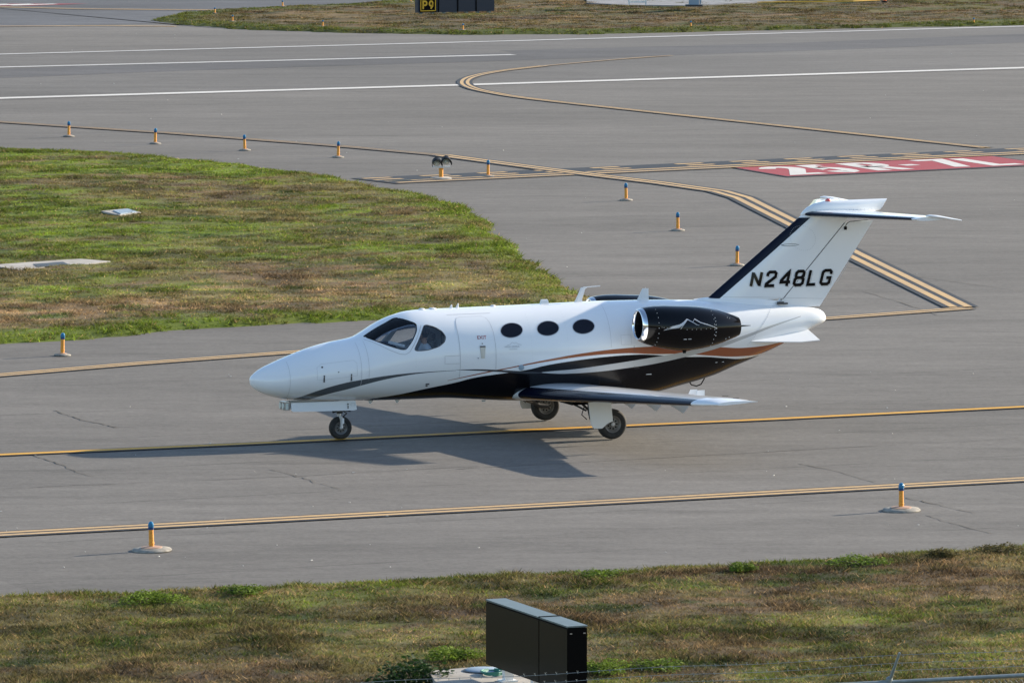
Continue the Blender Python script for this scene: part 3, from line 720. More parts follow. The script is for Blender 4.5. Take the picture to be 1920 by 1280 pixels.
def smooth(t):
    a=np.array(t);x=a[:,0];y=a[:,1]
    # monotone-ish (fritsch-carlson) hermite
    h=np.diff(x);d=np.diff(y)/h;m=np.empty(len(x));m[0]=d[0];m[-1]=d[-1]
    for i in range(1,len(x)-1):
        if d[i-1]*d[i]<=0:m[i]=0
        else:
            w1=2*h[i]+h[i-1];w2=h[i]+2*h[i-1];m[i]=(w1+w2)/(w1/d[i-1]+w2/d[i])
    def f(q):
        i=min(max(int(np.searchsorted(x,q))-1,0),len(h)-1);t=min(max((q-x[i])/h[i],0),1)
        return float(y[i]*(2*t**3-3*t*t+1)+h[i]*m[i]*(t**3-2*t*t+t)+y[i+1]*(3*t*t-2*t**3)+h[i]*m[i+1]*(t**3-t*t))
    return f
ft,fb,fw,fm,fe=[smooth(t) for t in(TOP,BOT,HW,ZM,EL)]
def ysurf(x,z):
    """half width at x,z (positive)"""
    zm=fm(x);zt=ft(x);zb=fb(x);zm=min(max(zm,zb+1e-3),zt-1e-3)
    if z>=zm: u=(z-zm)/(zt-zm);n=2.
    else: u=(zm-z)/(zm-zb);n=fe(x)
    if u>=1:return 0.0
    return fw(x)*(1-u**n)**(1/n)
def hull_rings(off=0., x0=0.006, x1=11.36, nx=150, n=72):
    rs = []
    xs = set(np.linspace(max(x0, .5), min(x1, 10.9), nx))
    if x0 < .5: xs |= set(.006 + (.5 - .006) * (np.linspace(0, 1, 22) ** 2))
    if x1 > 10.9: xs |= set(11.36 - .46 * (np.linspace(0, 1, 16) ** 2))
    xs = sorted(xs); 
    if x1 < 11.3: xs = [x for x in xs if x <= x1] + [x1]
    for x in xs:
        zt, zb_, zm, hw, e = ft(x), fb(x), fm(x), fw(x), fe(x)
        zm = min(max(zm, zb_ + 1e-3), zt - 1e-3); a = max(hw + off, .001); u = max(zt + off - zm, .0012); l_ = max(zm - zb_ + off, .0012)
        ring = []
        for k in range(n):
            t = 2 * math.pi * (k + .5) / n; c, s = math.cos(t), math.sin(t)
            ex = 2. if s >= 0 else e
            yy = math.copysign(abs(c) ** (2 / ex), c) * a; zz = math.copysign(abs(s) ** (2 / ex), s) * (u if s >= 0 else l_)
            ring.append(Vector((x, yy, zm + zz)))
        rs.append(ring)
    return rs
# livery: boundary curves z(x)
def fcurve(k, xin, pts, x0, x1):
    f = k.n('ShaderNodeFloatCurve'); cu = f.mapping.curves[0]
    P = sorted(pts); P = [(0 if i == 0 else (p[0] - x0) / (x1 - x0), p[1] / 3.) for i, p in enumerate(P)] if P[0][0] <= x0 else [((p[0] - x0) / (x1 - x0), p[1] / 3.) for p in P]
    cu.points[0].location = P[0]; cu.points[1].location = P[-1]
    for p in P[1:-1]: cu.points.new(*p)
    for p in cu.points: p.handle_type = 'AUTO_CLAMPED'
    f.mapping.use_clip = False; f.mapping.update()
    k.l(k.rng(xin, x0, x1), f.inputs['Value']); return k.math('MULTIPLY', f.outputs[0], 3.)
def livery():
    m = mat('aircraft paint with stripes', (.80, .81, .82), .25, coat=.6); k = NB(m)
    tc = k.n('ShaderNodeTexCoord'); sp = k.n('ShaderNodeSeparateXYZ'); k.l(tc.outputs['Object'], sp.inputs[0]); X, Z = sp.outputs['X'], sp.outputs['Z']
    def band(lo, up):
        x0 = max(min(p[0] for p in lo), min(p[0] for p in up)); x1 = min(max(p[0] for p in lo), max(p[0] for p in up))
        zu = fcurve(k, X, up, min(p[0] for p in up), max(p[0] for p in up)); zl = fcurve(k, X, lo, min(p[0] for p in lo), max(p[0] for p in lo))
        f = k.math('MULTIPLY', k.math('LESS_THAN', Z, zu), k.math('GREATER_THAN', Z, zl))
        f = k.math('MULTIPLY', f, k.math('GREATER_THAN', X, x0)); return k.math('MULTIPLY', f, k.math('LESS_THAN', X, x1))
    white = (.84, .86, .88)
    nz = k.noise(tc.outputs['Object'], 1.3, 3); c = k.mix(k.rng(nz, .3, .7), (.82, .84, .865), white)
    blk = [(2.05, .60), (2.166, .715), (2.751, .83), (3.239, .932), (3.698, 1.016), (4.105, 1.112), (4.741, 1.185), (5.106, 1.225), (5.443, 1.29), (6.03, 1.361), (6.768, 1.417), (7.25, 1.428), (7.837, 1.385), (8.23, 1.345), (8.714, 1.319), (9.104, 1.275), (9.525, 1.234), (10.0, 1.27), (10.2, 1.30)]
    c = k.mix(band([(2.0, -.0), (10.3, -.0)], blk), c, (.004, .004, .006))
    cu = [(3.585, 1.074), (4.33, 1.219), (4.709, 1.275), (5.439, 1.394), (6.278, 1.502), (7.016, 1.556), (7.6, 1.566), (8.2, 1.545), (8.97, 1.490), (9.546, 1.448), (9.994, 1.460), (10.45, 1.52)]
    cl = [(3.585, 1.066), (4.329, 1.196), (5.052, 1.305), (5.538, 1.367), (6.276, 1.440), (7.0, 1.462), (7.6, 1.425), (8.177, 1.403), (8.837, 1.335), (9.255, 1.293), (9.698, 1.28), (10.032, 1.312), (10.45, 1.47)]
    c = k.mix(band(cl, cu), c, (.30, .085, .03))
    su = [(5.375, 1.169), (5.6, 1.182), (6.039, 1.203), (6.77, 1.275), (7.525, 1.358), (8.129, 1.425), (8.423, 1.470), (8.916, 1.550), (9.571, 1.700), (10.077, 1.835), (10.749, 1.983)]
    sl_ = [(5.375, 1.160), (5.6, 1.138), (5.894, 1.124), (6.537, 1.141), (7.025, 1.182), (7.528, 1.232), (8.21, 1.335), (8.551, 1.395), (8.949, 1.475), (9.569, 1.640), (10.083, 1.795), (10.749, 1.970)]
    c = k.mix(band(sl_, su), c, (.47, .48, .49))
    nu = [(.80, .80), (1.111, .937), (1.544, 1.071), (2.001, 1.152), (2.585, 1.220), (3.175, 1.253), (3.72, 1.262)]
    nl = [(.80, .62), (1.122, .794), (1.356, .881), (1.68, .964), (2.011, 1.051), (2.355, 1.130), (2.819, 1.203), (3.175, 1.236), (3.72, 1.256)]
    c = k.mix(band(nl, nu), c, (.085, .095, .105))
    wu = [(3.72, 1.272), (4.1, 1.270), (4.473, 1.248), (5.055, 1.197), (5.40, 1.166)]; wl = [(3.72, 1.268), (4.28, 1.228), (4.72, 1.186), (5.06, 1.152), (5.40, 1.148)]
    c = k.mix(band(wl, wu), c, (.05, .055, .065))
    k.l(c, k.b.inputs['Base Color'])
    isb = band([(2.0, -.0), (10.3, -.0)], blk); k.l(k.math('MULTIPLY_ADD', isb, -.35) if False else k.rng(isb, 0, 1, .6, .0), k.b.inputs['Coat Weight']); k.l(k.rng(isb, 0, 1, .5, .28), k.b.inputs['Specular IOR Level']); return m
M['livery'] = livery(); M['seam'] = mat('faint panel seam', (.50, .51, .53), .6)
def bm_obj(rs, name='tmp'):
    b = MB(); b.rings(rs); return b.build(name, 'livery', None)
def boolean(o, other, op):
    md = o.modifiers.new('b', 'BOOLEAN'); md.object = other; md.operation = op; md.solver = 'EXACT'
    dg = bpy.context.evaluated_depsgraph_get(); me = bpy.data.meshes.new_from_object(o.evaluated_get(dg)); o.modifiers.clear(); old = o.data; o.data = me; bpy.data.meshes.remove(old)
def kill(o): me = o.data; bpy.data.objects.remove(o); bpy.data.meshes.remove(me)
def prism_obj(poly, y0, y1):
    b = MB(); b.rings([[Vector((x, y0, z)) for x, z in poly], [Vector((x, y1, z)) for x, z in poly]]); return b.build('cut', 'livery')
def rounded(poly, n=3, w=.18):
    for _ in range(n):
        q = []
        for i in range(len(poly)):
            a, b_ = poly[i], poly[(i + 1) % len(poly)]
            q += [(a[0] + (b_[0] - a[0]) * w, a[1] + (b_[1] - a[1]) * w), (b_[0] + (a[0] - b_[0]) * w, b_[1] + (a[1] - b_[1]) * w)]
        poly = q
    return poly
def grow(poly, d):
    cx = sum(p[0] for p in poly) / len(poly); cz = sum(p[1] for p in poly) / len(poly); A = sum(poly[i][0] * poly[(i + 1) % len(poly)][1] - poly[(i + 1) % len(poly)][0] * poly[i][1] for i in range(len(poly)))
    sg_ = 1 if A > 0 else -1; out = []; n = len(poly)
    for i in range(n):
        a, p, c = poly[i - 1], poly[i], poly[(i + 1) % n]; t = Vector((c[0] - a[0], c[1] - a[1])); t.normalize(); out.append((p[0] + t.y * sg_ * d, p[1] - t.x * sg_ * d))
    return out
WS = rounded([(2.120, 1.884), (2.150, 1.905), (2.42, 2.062), (2.739, 2.211), (2.86, 2.19), (3.050, 2.116), (3.02, 1.99), (2.90, 1.81), (2.775, 1.672), (2.687, 1.672), (2.454, 1.747)], 2, .15)
SW = rounded([(2.925, 1.664), (3.03, 1.83), (3.17, 2.07), (3.231, 2.092), (3.386, 2.045), (3.494, 1.970), (3.545, 1.877), (3.51, 1.785), (3.39, 1.704), (3.176, 1.648), (2.984, 1.638)], 2)
def oval(cx, cz, a, b_, n=36, sh=0.): return [(cx + a * math.cos(2 * math.pi * k / n) + sh * math.sin(2 * math.pi * k / n), cz + b_ * math.sin(2 * math.pi * k / n)) for k in range(n)]
WIN = [oval(x, z, .212, .125, sh=.03) for x, z in ((4.832, 1.948), (5.545, 1.960), (6.245, 1.970), )]
def fus_patch(poly, side, off_out, off_in, name, m, parent, ymin=.02, smooth=True):
    """a piece of shell following the hull, bounded by a side-view outline"""
    xs = [p[0] for p in poly]; x0, x1 = min(xs) - .12, max(xs) + .12
    a = bm_obj([[Vector(v) for v in r] for r in hull_rings(off_out, x0, x1, 40, 96) if r[0].x >= x0])
    b_ = bm_obj([r for r in hull_rings(off_in, x0 - .1, x1 + .1, 44, 96) if r[0].x >= x0 - .1])
    c = prism_obj(poly, side * ymin, side * 1.3)
    boolean(a, c, 'INTERSECT'); boolean(a, b_, 'DIFFERENCE'); kill(b_); kill(c)
    a.name = name; a.data.name = name; a.data.materials.clear(); a.data.materials.append(M[m] if isinstance(m, str) else m)
    a.data.polygons.foreach_set('material_index', [0] * len(a.data.polygons))
    if smooth: a.data.polygons.foreach_set('use_smooth', [True] * len(a.data.polygons)); a.data.set_sharp_from_angle(angle=R(30))
    a.parent = parent; return a
fus = bm_obj(hull_rings()); 
cab = bm_obj([r for r in hull_rings(-.035, 2.0, 3.95, 34, 72) if r[0].x >= 2.0])
boolean(fus, cab, 'DIFFERENCE'); kill(cab)
for side in (-1, 1):
    for poly, y0 in ((WS, .075), (SW, .3)):
        c = prism_obj(poly, side * y0, side * 1.3); boolean(fus, c, 'DIFFERENCE'); kill(c)
fus.name = 'fuselage'; fus.data.name = 'fuselage'; fus.data.polygons.foreach_set('use_smooth', [True] * len(fus.data.polygons)); fus.data.set_sharp_from_angle(angle=R(32)); fus.parent = JET
tag(fus, 'white upper and black lower fuselage with copper, silver and grey stripes')
def hull_pt(x, z, side=-1, off=.004): return Vector((x, side * (ysurf(x, z) + off), z))
def hull_line(pts, wd, name, m, parent, side=-1, off=.003, closed=False):
    """thin line laid on the hull"""
    P = []
    n = len(pts)
    for i in range(n if closed else n - 1):
        a, b_ = pts[i], pts[(i + 1) % n]; q = max(1, int(math.hypot(b_[0] - a[0], b_[1] - a[1]) / .04))
        for k in range(q): P.append((a[0] + (b_[0] - a[0]) * k / q, a[1] + (b_[1] - a[1]) * k / q))
    if not closed: P.append(pts[-1])
    b = MB(); V = []
    for i, (x, z) in enumerate(P):
        a = P[i - 1] if (i > 0 or closed) else P[i]; c = P[(i + 1) % len(P)] if (i < len(P) - 1 or closed) else P[i]
        p = hull_pt(x, z, side, off); t = (hull_pt(*c, side, off) - hull_pt(*a, side, off)).normalized()
        du = (hull_pt(x + .01, z, side, off) - hull_pt(x - .01, z, side, off)); dz = (hull_pt(x, z + .01, side, off) - hull_pt(x, z - .01, side, off)); nn = du.cross(dz).normalized()
        s_ = t.cross(nn).normalized() * wd / 2; V += [p - s_, p + s_]
    F_ = [(2 * i, 2 * i + 1, (2 * i + 3), 2 * i + 2) for i in range(len(P) - 1)]
    if closed: F_.append((2 * len(P) - 2, 2 * len(P) - 1, 1, 0))
    b.add(V, F_); return b.build(name, m, parent, clean=False)
def ring_line(x, z0, z1, wd, name, m, parent, side=-1, bow=0.):
    n = 24; return hull_line([(x + bow * math.sin(math.pi * k / n), z0 + (z1 - z0) * k / n) for k in range(n + 1)], wd, name, m, parent, side)
for side in (-1, 1):
    w_ = fus_patch(WS, side, -.006, -.016, 'windshield', 'glass', JET, ymin=.07)
    hull_line(WS, .016, 'seal', 'black', w_, side, .002, True)
    s_ = fus_patch(SW, side, -.006, -.016, 'side_window', 'glass', JET)
    hull_line(SW, .014, 'seal', 'seam_dark', s_, side, .002, True)
    hull_line([(2.02, 1.868), (2.198, 1.812), (2.48, 1.664), (2.66, 1.59), (2.76, 1.583), (2.84, 1.625), (2.961, 1.80), (3.128, 2.085)], .010, 'windshield_frame_seam', 'seam', JET, side)
    for wv in WIN:
        o = fus_patch(wv, side, .0015, -.01, 'cabin_window', 'glass_dark', JET); hull_line(grow(wv, .006), .014, 'window_trim', 'silver', o, side, .003, True)
# cabin door, port side
dr = [(3.803, .86), (3.80, 1.122), (3.785, 1.855), (3.785, 2.03), (3.80, 2.13), (3.84, 2.185), (3.92, 2.205), (4.34, 2.205), (4.405, 2.17), (4.445, 2.09), (4.468, 1.95), (4.482, 1.654), (4.484, 1.253), (4.484, .86)]
door = fus_patch(dr, -1, .0025, -.01, 'cabin_door', 'livery', JET)
hull_line(dr[1:-1], .0085, 'door_seam', 'seam', door, -1, .0045)
hull_line([(3.69, 2.243), (4.53, 2.250)], .012, 'drip_rail', 'seam', JET, -1, .004)
hull_line([(3.785, 1.533), (3.495, 1.531), (3.497, 1.388), (3.785, 1.386)], .008, 'access_panel', 'seam', JET)
b = MB(); q = [(4.176, 1.70), (4.282, 1.70), (4.282, 1.665), (4.262, 1.47), (4.196, 1.47), (4.176, 1.665)]
b.rings([[hull_pt(x, z, -1, .004) for x, z in q], [hull_pt(x, z, -1, .014) for x, z in q]]); hd = b.build('door_handle', M['handle_metal'] if 'handle_metal' in M else 'steel', door)
b = MB(); b.rings([[hull_pt(x, z, -1, .013) for x, z in ((4.178, 1.69), (4.28, 1.69), (4.28, 1.67), (4.178, 1.67))], [hull_pt(x, z, -1, .018) for x, z in ((4.178, 1.69), (4.28, 1.69), (4.28, 1.67), (4.178, 1.67))]])
b.lathe([(.010, -.01), (.010, .0), (.0, .001)], hull_pt(4.225, 1.735, -1, .006), 'y', 12); b.lathe([(.008, -.01), (.008, .0), (.0, .001)], hull_pt(4.135, 1.475, -1, .006), 'y', 12)
b.build('lock', 'seam_dark', door)
def hull_text(txt, x, z, size, m, name, parent, sx=1., bold=0., italic=0., surf=None, spacing=1.):
    cu = bpy.data.curves.new('t', 'FONT'); cu.body = txt; cu.size = size; cu.shear = italic; cu.offset = bold; cu.resolution_u = 3; cu.space_character = spacing
    to = bpy.data.objects.new('t', cu); COL.objects.link(to); dg = bpy.context.evaluated_depsgraph_get(); dg.update()
    me = bpy.data.meshes.new_from_object(to.evaluated_get(dg)); bpy.data.objects.remove(to)
    surf = surf or (lambda a, c: hull_pt(a, c, -1, .0055))
    for v in me.vertices: v.co = surf(x + v.co.x * sx, z + v.co.y)
    me.materials.clear(); me.materials.append(M[m]); me.name = name
    o = bpy.data.objects.new(name, me); COL.objects.link(o); o.parent = parent; return o
hull_text('EXIT', 4.14, 1.815, .085, 'red_text', 'exit_lettering', door, bold=.0012, spacing=1.05)
hull_text('HIGH SIERRA', 4.655, 1.645, .050, 'seam', 'company_lettering', JET, 1.0)
hull_text('AVIATION', 4.745, 1.605, .030, 'seam', 'company_lettering', JET, 1.1)
hull_line([(4.70, 1.685), (4.76, 1.70), (4.815, 1.738), (4.85, 1.715), (4.875, 1.735), (4.93, 1.70), (4.985, 1.684)], .007, 'mountain_emblem', 'seam', JET, -1, .005)
# hull joints, hatches, small fittings
for x, z0, z1 in ((.64, .80, 1.50), (1.93, 1.02, 1.79), (2.07, 1.14, 1.83), (6.748, 1.58, 2.35)):
    for side in (-1, 1): ring_line(x, z0, z1, .006, 'skin_joint', 'seam', JET, side)
hull_line([(1.12, 1.30), (1.12, 1.16), (1.22, 1.155), (1.85, 1.22), (1.85, 1.45), (1.80, 1.50), (1.2, 1.44), (1.12, 1.38), (1.12, 1.30)], .004, 'baggage_door_seam', 'seam', JET)
b = MB()
for (x, z, wx, wz) in ((1.216, 1.386, .028, .03), (1.506, 1.295, .018, .018), (3.208, 1.018, .07, .03), (3.200, .985, .035, .03)):
    b.box(hull_pt(x, z, -1, .002), (wx, .012, wz))
b.build('static_port', 'seam_dark', JET)
for x, z in ((1.243, 1.18), (1.741, 1.195)):
    b = MB(); b.box(hull_pt(x, z + .045, -1, .001), (.022, .014, .03)); b.box(hull_pt(x, z - .02, -1, .001), (.026, .010, .09)); b.build('door_latch', 'seam_dark', JET)
b = MB(); c_ = hull_pt(4.983, 1.274, -1, -.01); b.lathe([(.055, .02), (.055, -.012), (.048, -.016), (.0, -.022)], c_, 'y', 24); o = b.build('inspection_light', 'cover', JET, True)
b = MB()
for k in range(23):
    z = 1.50 + k * (2.145 - 1.50) / 22; x = 9.60 + (z - 1.50) * .85; 
    if ysurf(x, z) > 0: b.box(hull_pt(x, z, -1, .001), (.011, .006, .011))
b.build('rivet_line', 'seam', JET)
for x, zw in ((9.50, (1.0, 0)),): pass
b = MB()
for x, z0, z1 in ((2.95, 1.35, 1.60), (5.19, 1.35, 2.25), (5.90, 1.42, 2.28), (7.55, 1.60, 2.28), (8.95, 1.6, 2.2)):
    n = int((z1 - z0) / .045)
    for k in range(n):
        z = z0 + (z1 - z0) * k / n
        if ysurf(x, z) > .05: b.box(hull_pt(x, z, -1, .0005), (.006, .003, .006))
b.build('rivets', 'seam', JET)
hull_line([(8.05, 2.12), (8.05, 2.22), (8.30, 2.22), (8.30, 2.12), (8.05, 2.12)], .005, 'access_panel', 'seam', JET)
hull_line([(6.95, 1.62), (6.95, 1.80), (7.15, 1.80), (7.15, 1.62), (6.95, 1.62)], .005, 'access_panel', 'seam', JET)
hull_line([(7.22, 1.22), (7.22, 1.17), (7.32, 1.175)], .008, 'access_panel', 'seam_dark', JET)
hull_line([(7.20, 1.60), (7.20, 1.50), (7.24, 1.50)], .006, 'access_panel', 'seam_dark', JET)
# belly things
def blade(x, y, z, L, h, sweep, name, m='white_flat', th=.018, down=False, tip=.6):
    s_ = -1 if down else 1; b = MB(); r = []
    for zz, x0, l_ in ((0, 0, L), (1, sweep, L * tip)):
        r.append([Vector((x + x0 + l_ * a, y + th * c * (1 - .4 * zz), z + s_ * h * zz)) for a, c in ((0, 0), (.3, .5), (.7, .4), (1, 0), (.7, -.4), (.3, -.5))])
    b.rings(r); return b.build(name, m, JET)
blade(2.28, 0, .70, .11, .075, .03, 'drain_mast', down=True, tip=.3); blade(2.80, 0, .70, .11, .075, .03, 'drain_mast', down=True, tip=.3)
blade(4.45, -.1, .625, .10, .03, .02, 'belly_light', down=True)
for x, w_ in ((3.33, .12), (3.54, .14), (4.72, .10)):
    b = MB(); b.lathe([(w_ / 2, -.02), (w_ / 2, .008), (w_ / 2 * .7, .02), (0, .024)], (x, 0, ft(x)), 'z', 20); b.build('roof_antenna', 'white_flat', JET, True)
blade(3.86, 0, ft(3.86) - .01, .075, .075, .04, 'roof_blade', tip=.25); blade(3.98, 0, ft(3.98) - .01, .075, .09, .05, 'roof_blade', tip=.25)
b = MB(); b.box((5.73, 0, ft(5.73) + .03), (.16, .10, .09), taper=.7); b.build('roof_antenna', 'white_flat', JET)
b = MB(); b.rings([[Vector((x0 + L_ * a, .013 * c, ft(5.7) + z)) for a, c in ((0, 0), (.3, .8), (1, 0), (.3, -.8))] for z, x0, L_ in ((-.01, 6.30, .19), (.05, 6.345, .13), (.24, 6.435, .10), (.275, 6.455, .13))])
b.tube([(6.50, 0, ft(5.7) + .275), (6.83, 0, ft(5.7) + .292)], .009, 8); b.build('mast_antenna', 'white_flat', JET)
blade(7.56, 0, ft(7.6) - .01, .24, .22, .11, 'roof_antenna', th=.02, tip=.52)
MB().tube([(8.60, 0, .82), (8.66, 0, .745), (8.76, 0, .72), (8.85, 0, .75), (8.92, 0, .86)], .012, 8).build('tie_down_ring', 'black', JET, True)
for x in (7.95, 8.1): MB().box(hull_pt(x + 1.0, 1.20, -1, .001), (.045, .006, .012)).build('placard', 'silver', JET)
MB().box(hull_pt(7.52, 1.05, -1, .001), (.11, .006, .014)).build('placard', 'silver', JET)

# ---------------------------------------------------------------- lifting surfaces
def foil(c, n=12):
    """upper and lower half thickness (fraction of max half thickness) at chord fraction c"""
    return (0.2969 * math.sqrt(max(c, 0)) - .126 * c - .3516 * c * c + .2843 * c ** 3 - .1036 * c ** 4) / .1
def surf_loft(secs, fr0, fr1, camber=0., nseg=14, nspan=10):
    """secs: [(LE, TE, up vector, thickness half, chord vector)]; fr0/fr1: chord fractions at every section"""
    rs = []
    S_ = []
    for i in range(len(secs) - 1):
        q = nspan if i < len(secs) - 1 else 1
        for k in range(q):
            t = k / q; a, b_ = secs[i], secs[i + 1]
            S_.append([a[j] + (b_[j] - a[j]) * t for j in range(4)] + [fr0[i] + (fr0[i + 1] - fr0[i]) * t, fr1[i] + (fr1[i + 1] - fr1[i]) * t])
    a = secs[-1]; S_.append([a[0], a[1], a[2], a[3], fr0[-1], fr1[-1]])
    for LE, TE, upv, th, f0, f1 in S_:
        upv = upv.normalized(); ring = []
        cs = [f0 + (f1 - f0) * (.5 - .5 * math.cos(math.pi * k / nseg)) for k in range(nseg + 1)]
        P = lambda c, s_: LE + (TE - LE) * c + upv * ((s_ * foil(c) + .002 / max(th, .01) * s_) * th + camber * th * 4 * c * (1 - c))
        ring += [P(c, 1) for c in cs]; ring += [P(c, -1) for c in reversed(cs)]
        rs.append(ring)
    return rs
V = Vector
def build_wing(s):
    """s=-1 port, +1 starboard"""
    z_r, z_t = .80, 1.115
    sec = lambda x0, x1, y, z, th, tw=0.: (V((x0, s * y, z)), V((x1, s * y, z + tw)), V((0, 0, 1)), th)
    root = sec(4.90, 7.14, .40, .73, .150, -.02); a = sec(4.965, 7.14, .66, .755, .150, -.02); tip = sec(6.15, 7.14, 6.12, 1.085, .066, .035); end = sec(6.48, 7.26, 6.55, 1.10, .026, .03)
    W = MB(); W.rings(surf_loft([root, a], [0, 0], [1, 1], .35)); 
    W.rings(surf_loft([a, tip], [.105, .135], [.74, .74], .35, nspan=24)); wing = W.build('wing', 'white', JET, True, 40)
    b = MB(); b.rings(surf_loft([a, tip], [0, 0], [.103, .132], .35, nspan=24)); bt = b.build('deicing_boot', 'navy', wing, True, 50)
    mid = lambda t: tuple(a[j] + (tip[j] - a[j]) * t for j in range(4))
    # flap lowered a little, aileron
    f0, f1 = mid(.02), mid(.60)
    def drop(sc, d):
        LE, TE, u_, th = sc; h_ = LE + (TE - LE) * .745; n_ = TE + V((-.03, 0, -d)); 
        return (n_ - (n_ - h_) / .255, n_, u_, th)
    b = MB(); b.rings(surf_loft([drop(f0, .09), drop(f1, .06)], [.745, .745], [1, 1], .2, nspan=8)); b.build('flap', 'white', wing, True, 50)
    b = MB(); b.rings(surf_loft([mid(.61), tip], [.745, .745], [1, 1], .3, nspan=8)); ail = b.build('aileron', 'white', wing, True, 50)
    b = MB(); t2 = (tip[0].lerp(end[0], .45) + V((-.06, 0, .003)), tip[1].lerp(end[1], .5), V((0, 0, 1)), .060); b.rings(surf_loft([tip, t2, end], [0, 0, 0], [1, 1, 1], .35, nspan=6)); tp = b.build('wing_tip', 'white', wing, True, 60)
    q = tip[0].lerp(end[0], .65) + V((.10, s * .05, .005)); b = MB()
    b.rings([[q + V((.24 * u_, s * .02 * v_, .034 * w_ * (1 - abs(u_) * .3))) for v_, w_ in ((0, -1), (.9, -.7), (1.2, 0), (.9, .7), (0, 1), (-1.5, 0))] for u_ in (0, .15, .5, .85, 1)]); b.build('navigation_light', 'chrome', tp, True)
    # flap track fairings
    for y, dz in ((1.05, .27), (2.25, .27), (3.55, .26)):
        t = (y - .66) / (5.95 - .66); z0 = .755 + .33 * t - .05; b = MB(); yc = s * y
        b.rings([[V((6.62, yc - .028, z0 - .03)), V((7.28, yc - .012, z0 + .0)), V((7.28, yc + .012, z0 + .0)), V((6.62, yc + .028, z0 - .03))],
                 [V((6.80, yc - .03, z0 - .10)), V((7.12, yc - .015, z0 - dz * .7)), V((7.12, yc + .015, z0 - dz * .7)), V((6.80, yc + .03, z0 - .10))],
                 [V((6.98, yc - .012, z0 - dz * .80)), V((7.05, yc - .006, z0 - dz)), V((7.05, yc + .006, z0 - dz)), V((6.98, yc + .012, z0 - dz * .80))]]); b.build('flap_track_fairing', 'grey_paint', wing)
    for y in (3.95, 4.30):
        t = (y - .66) / 5.29; z0 = .77 + .33 * t + .015; b = MB(); b.rings([[V((6.98, s * y - .01, z0)), V((7.16, s * y - .01, z0)), V((7.16, s * y + .01, z0)), V((6.98, s * y + .01, z0))], [V((7.03, s * y - .008, z0 + .105)), V((7.16, s * y - .008, z0 + .105)), V((7.16, s * y + .008, z0 + .105)), V((7.03, s * y + .008, z0 + .105))]])
        b.build('wing_fence', 'white_flat', wing)
    b = MB()
    for k in range(9):
        t = .16 + k * .075; c_ = mid(t); p = c_[0] + (c_[1] - c_[0]) * .01; b.box(p + V((-.004, 0, .0)), (.02, .018, .03))
    b.build('stall_strip', 'black', bt)
    b = MB(); 
    for y in (5.2, 5.7, 6.2): b.tube([V((7.13, s * y, 1.10 + (y - 5) * .02)), V((7.25, s * y, 1.095 + (y - 5) * .02))], .004, 5)
    b.build('static_wick', 'black', wing)
for s in (-1, 1): build_wing(s)

# fin
z0f, z1f = 2.22, 3.86
finLE = lambda z: 8.952 + (z - 2.333) * (10.868 - 8.952) / (3.849 - 2.333)
finTE = lambda z: 11.228 + (z - 2.106) * (12.323 - 11.228) / (3.70 - 2.106)
finRL = lambda z: 10.393 + (z - 2.214) * (11.69 - 10.393) / (3.645 - 2.214)
finth = lambda z: .115 - (z - 2.2) / 1.65 * .045
def fsec(z): return (V((finLE(z), 0, z)), V((finTE(z), 0, z)), V((0, -1, 0)), finth(z))
fr = lambda x, z: (x - finLE(z)) / (finTE(z) - finLE(z))
za, zb2 = 2.20, 3.86
bt_ = lambda z: fr(finLE(z) + .215, z)
b = MB(); b.rings(surf_loft([fsec(2.30), fsec(3.86)], [bt_(2.30), bt_(3.86)], [fr(finRL(2.30) - .012, 2.30), fr(finRL(3.86) - .012, 3.86)], nspan=14)); fin = b.build('vertical_fin', 'white', JET, True, 40)
b = MB(); b.rings(surf_loft([fsec(2.27), fsec(3.80)], [0, 0], [bt_(2.27), bt_(3.80)], nspan=14)); b.build('deicing_boot', 'navy', fin, True, 50)
b = MB(); b.rings(surf_loft([fsec(3.80), fsec(3.87)], [0, 0], [bt_(3.8), bt_(3.87)], nspan=2)); b.build('fin_cap', 'white', fin, True, 50)
b = MB(); b.rings(surf_loft([fsec(2.13), fsec(3.70)], [fr(finRL(2.13), 2.13), fr(finRL(3.70), 3.70)], [1, 1], nspan=14)); rud = b.build('rudder', 'white', fin, True, 40)
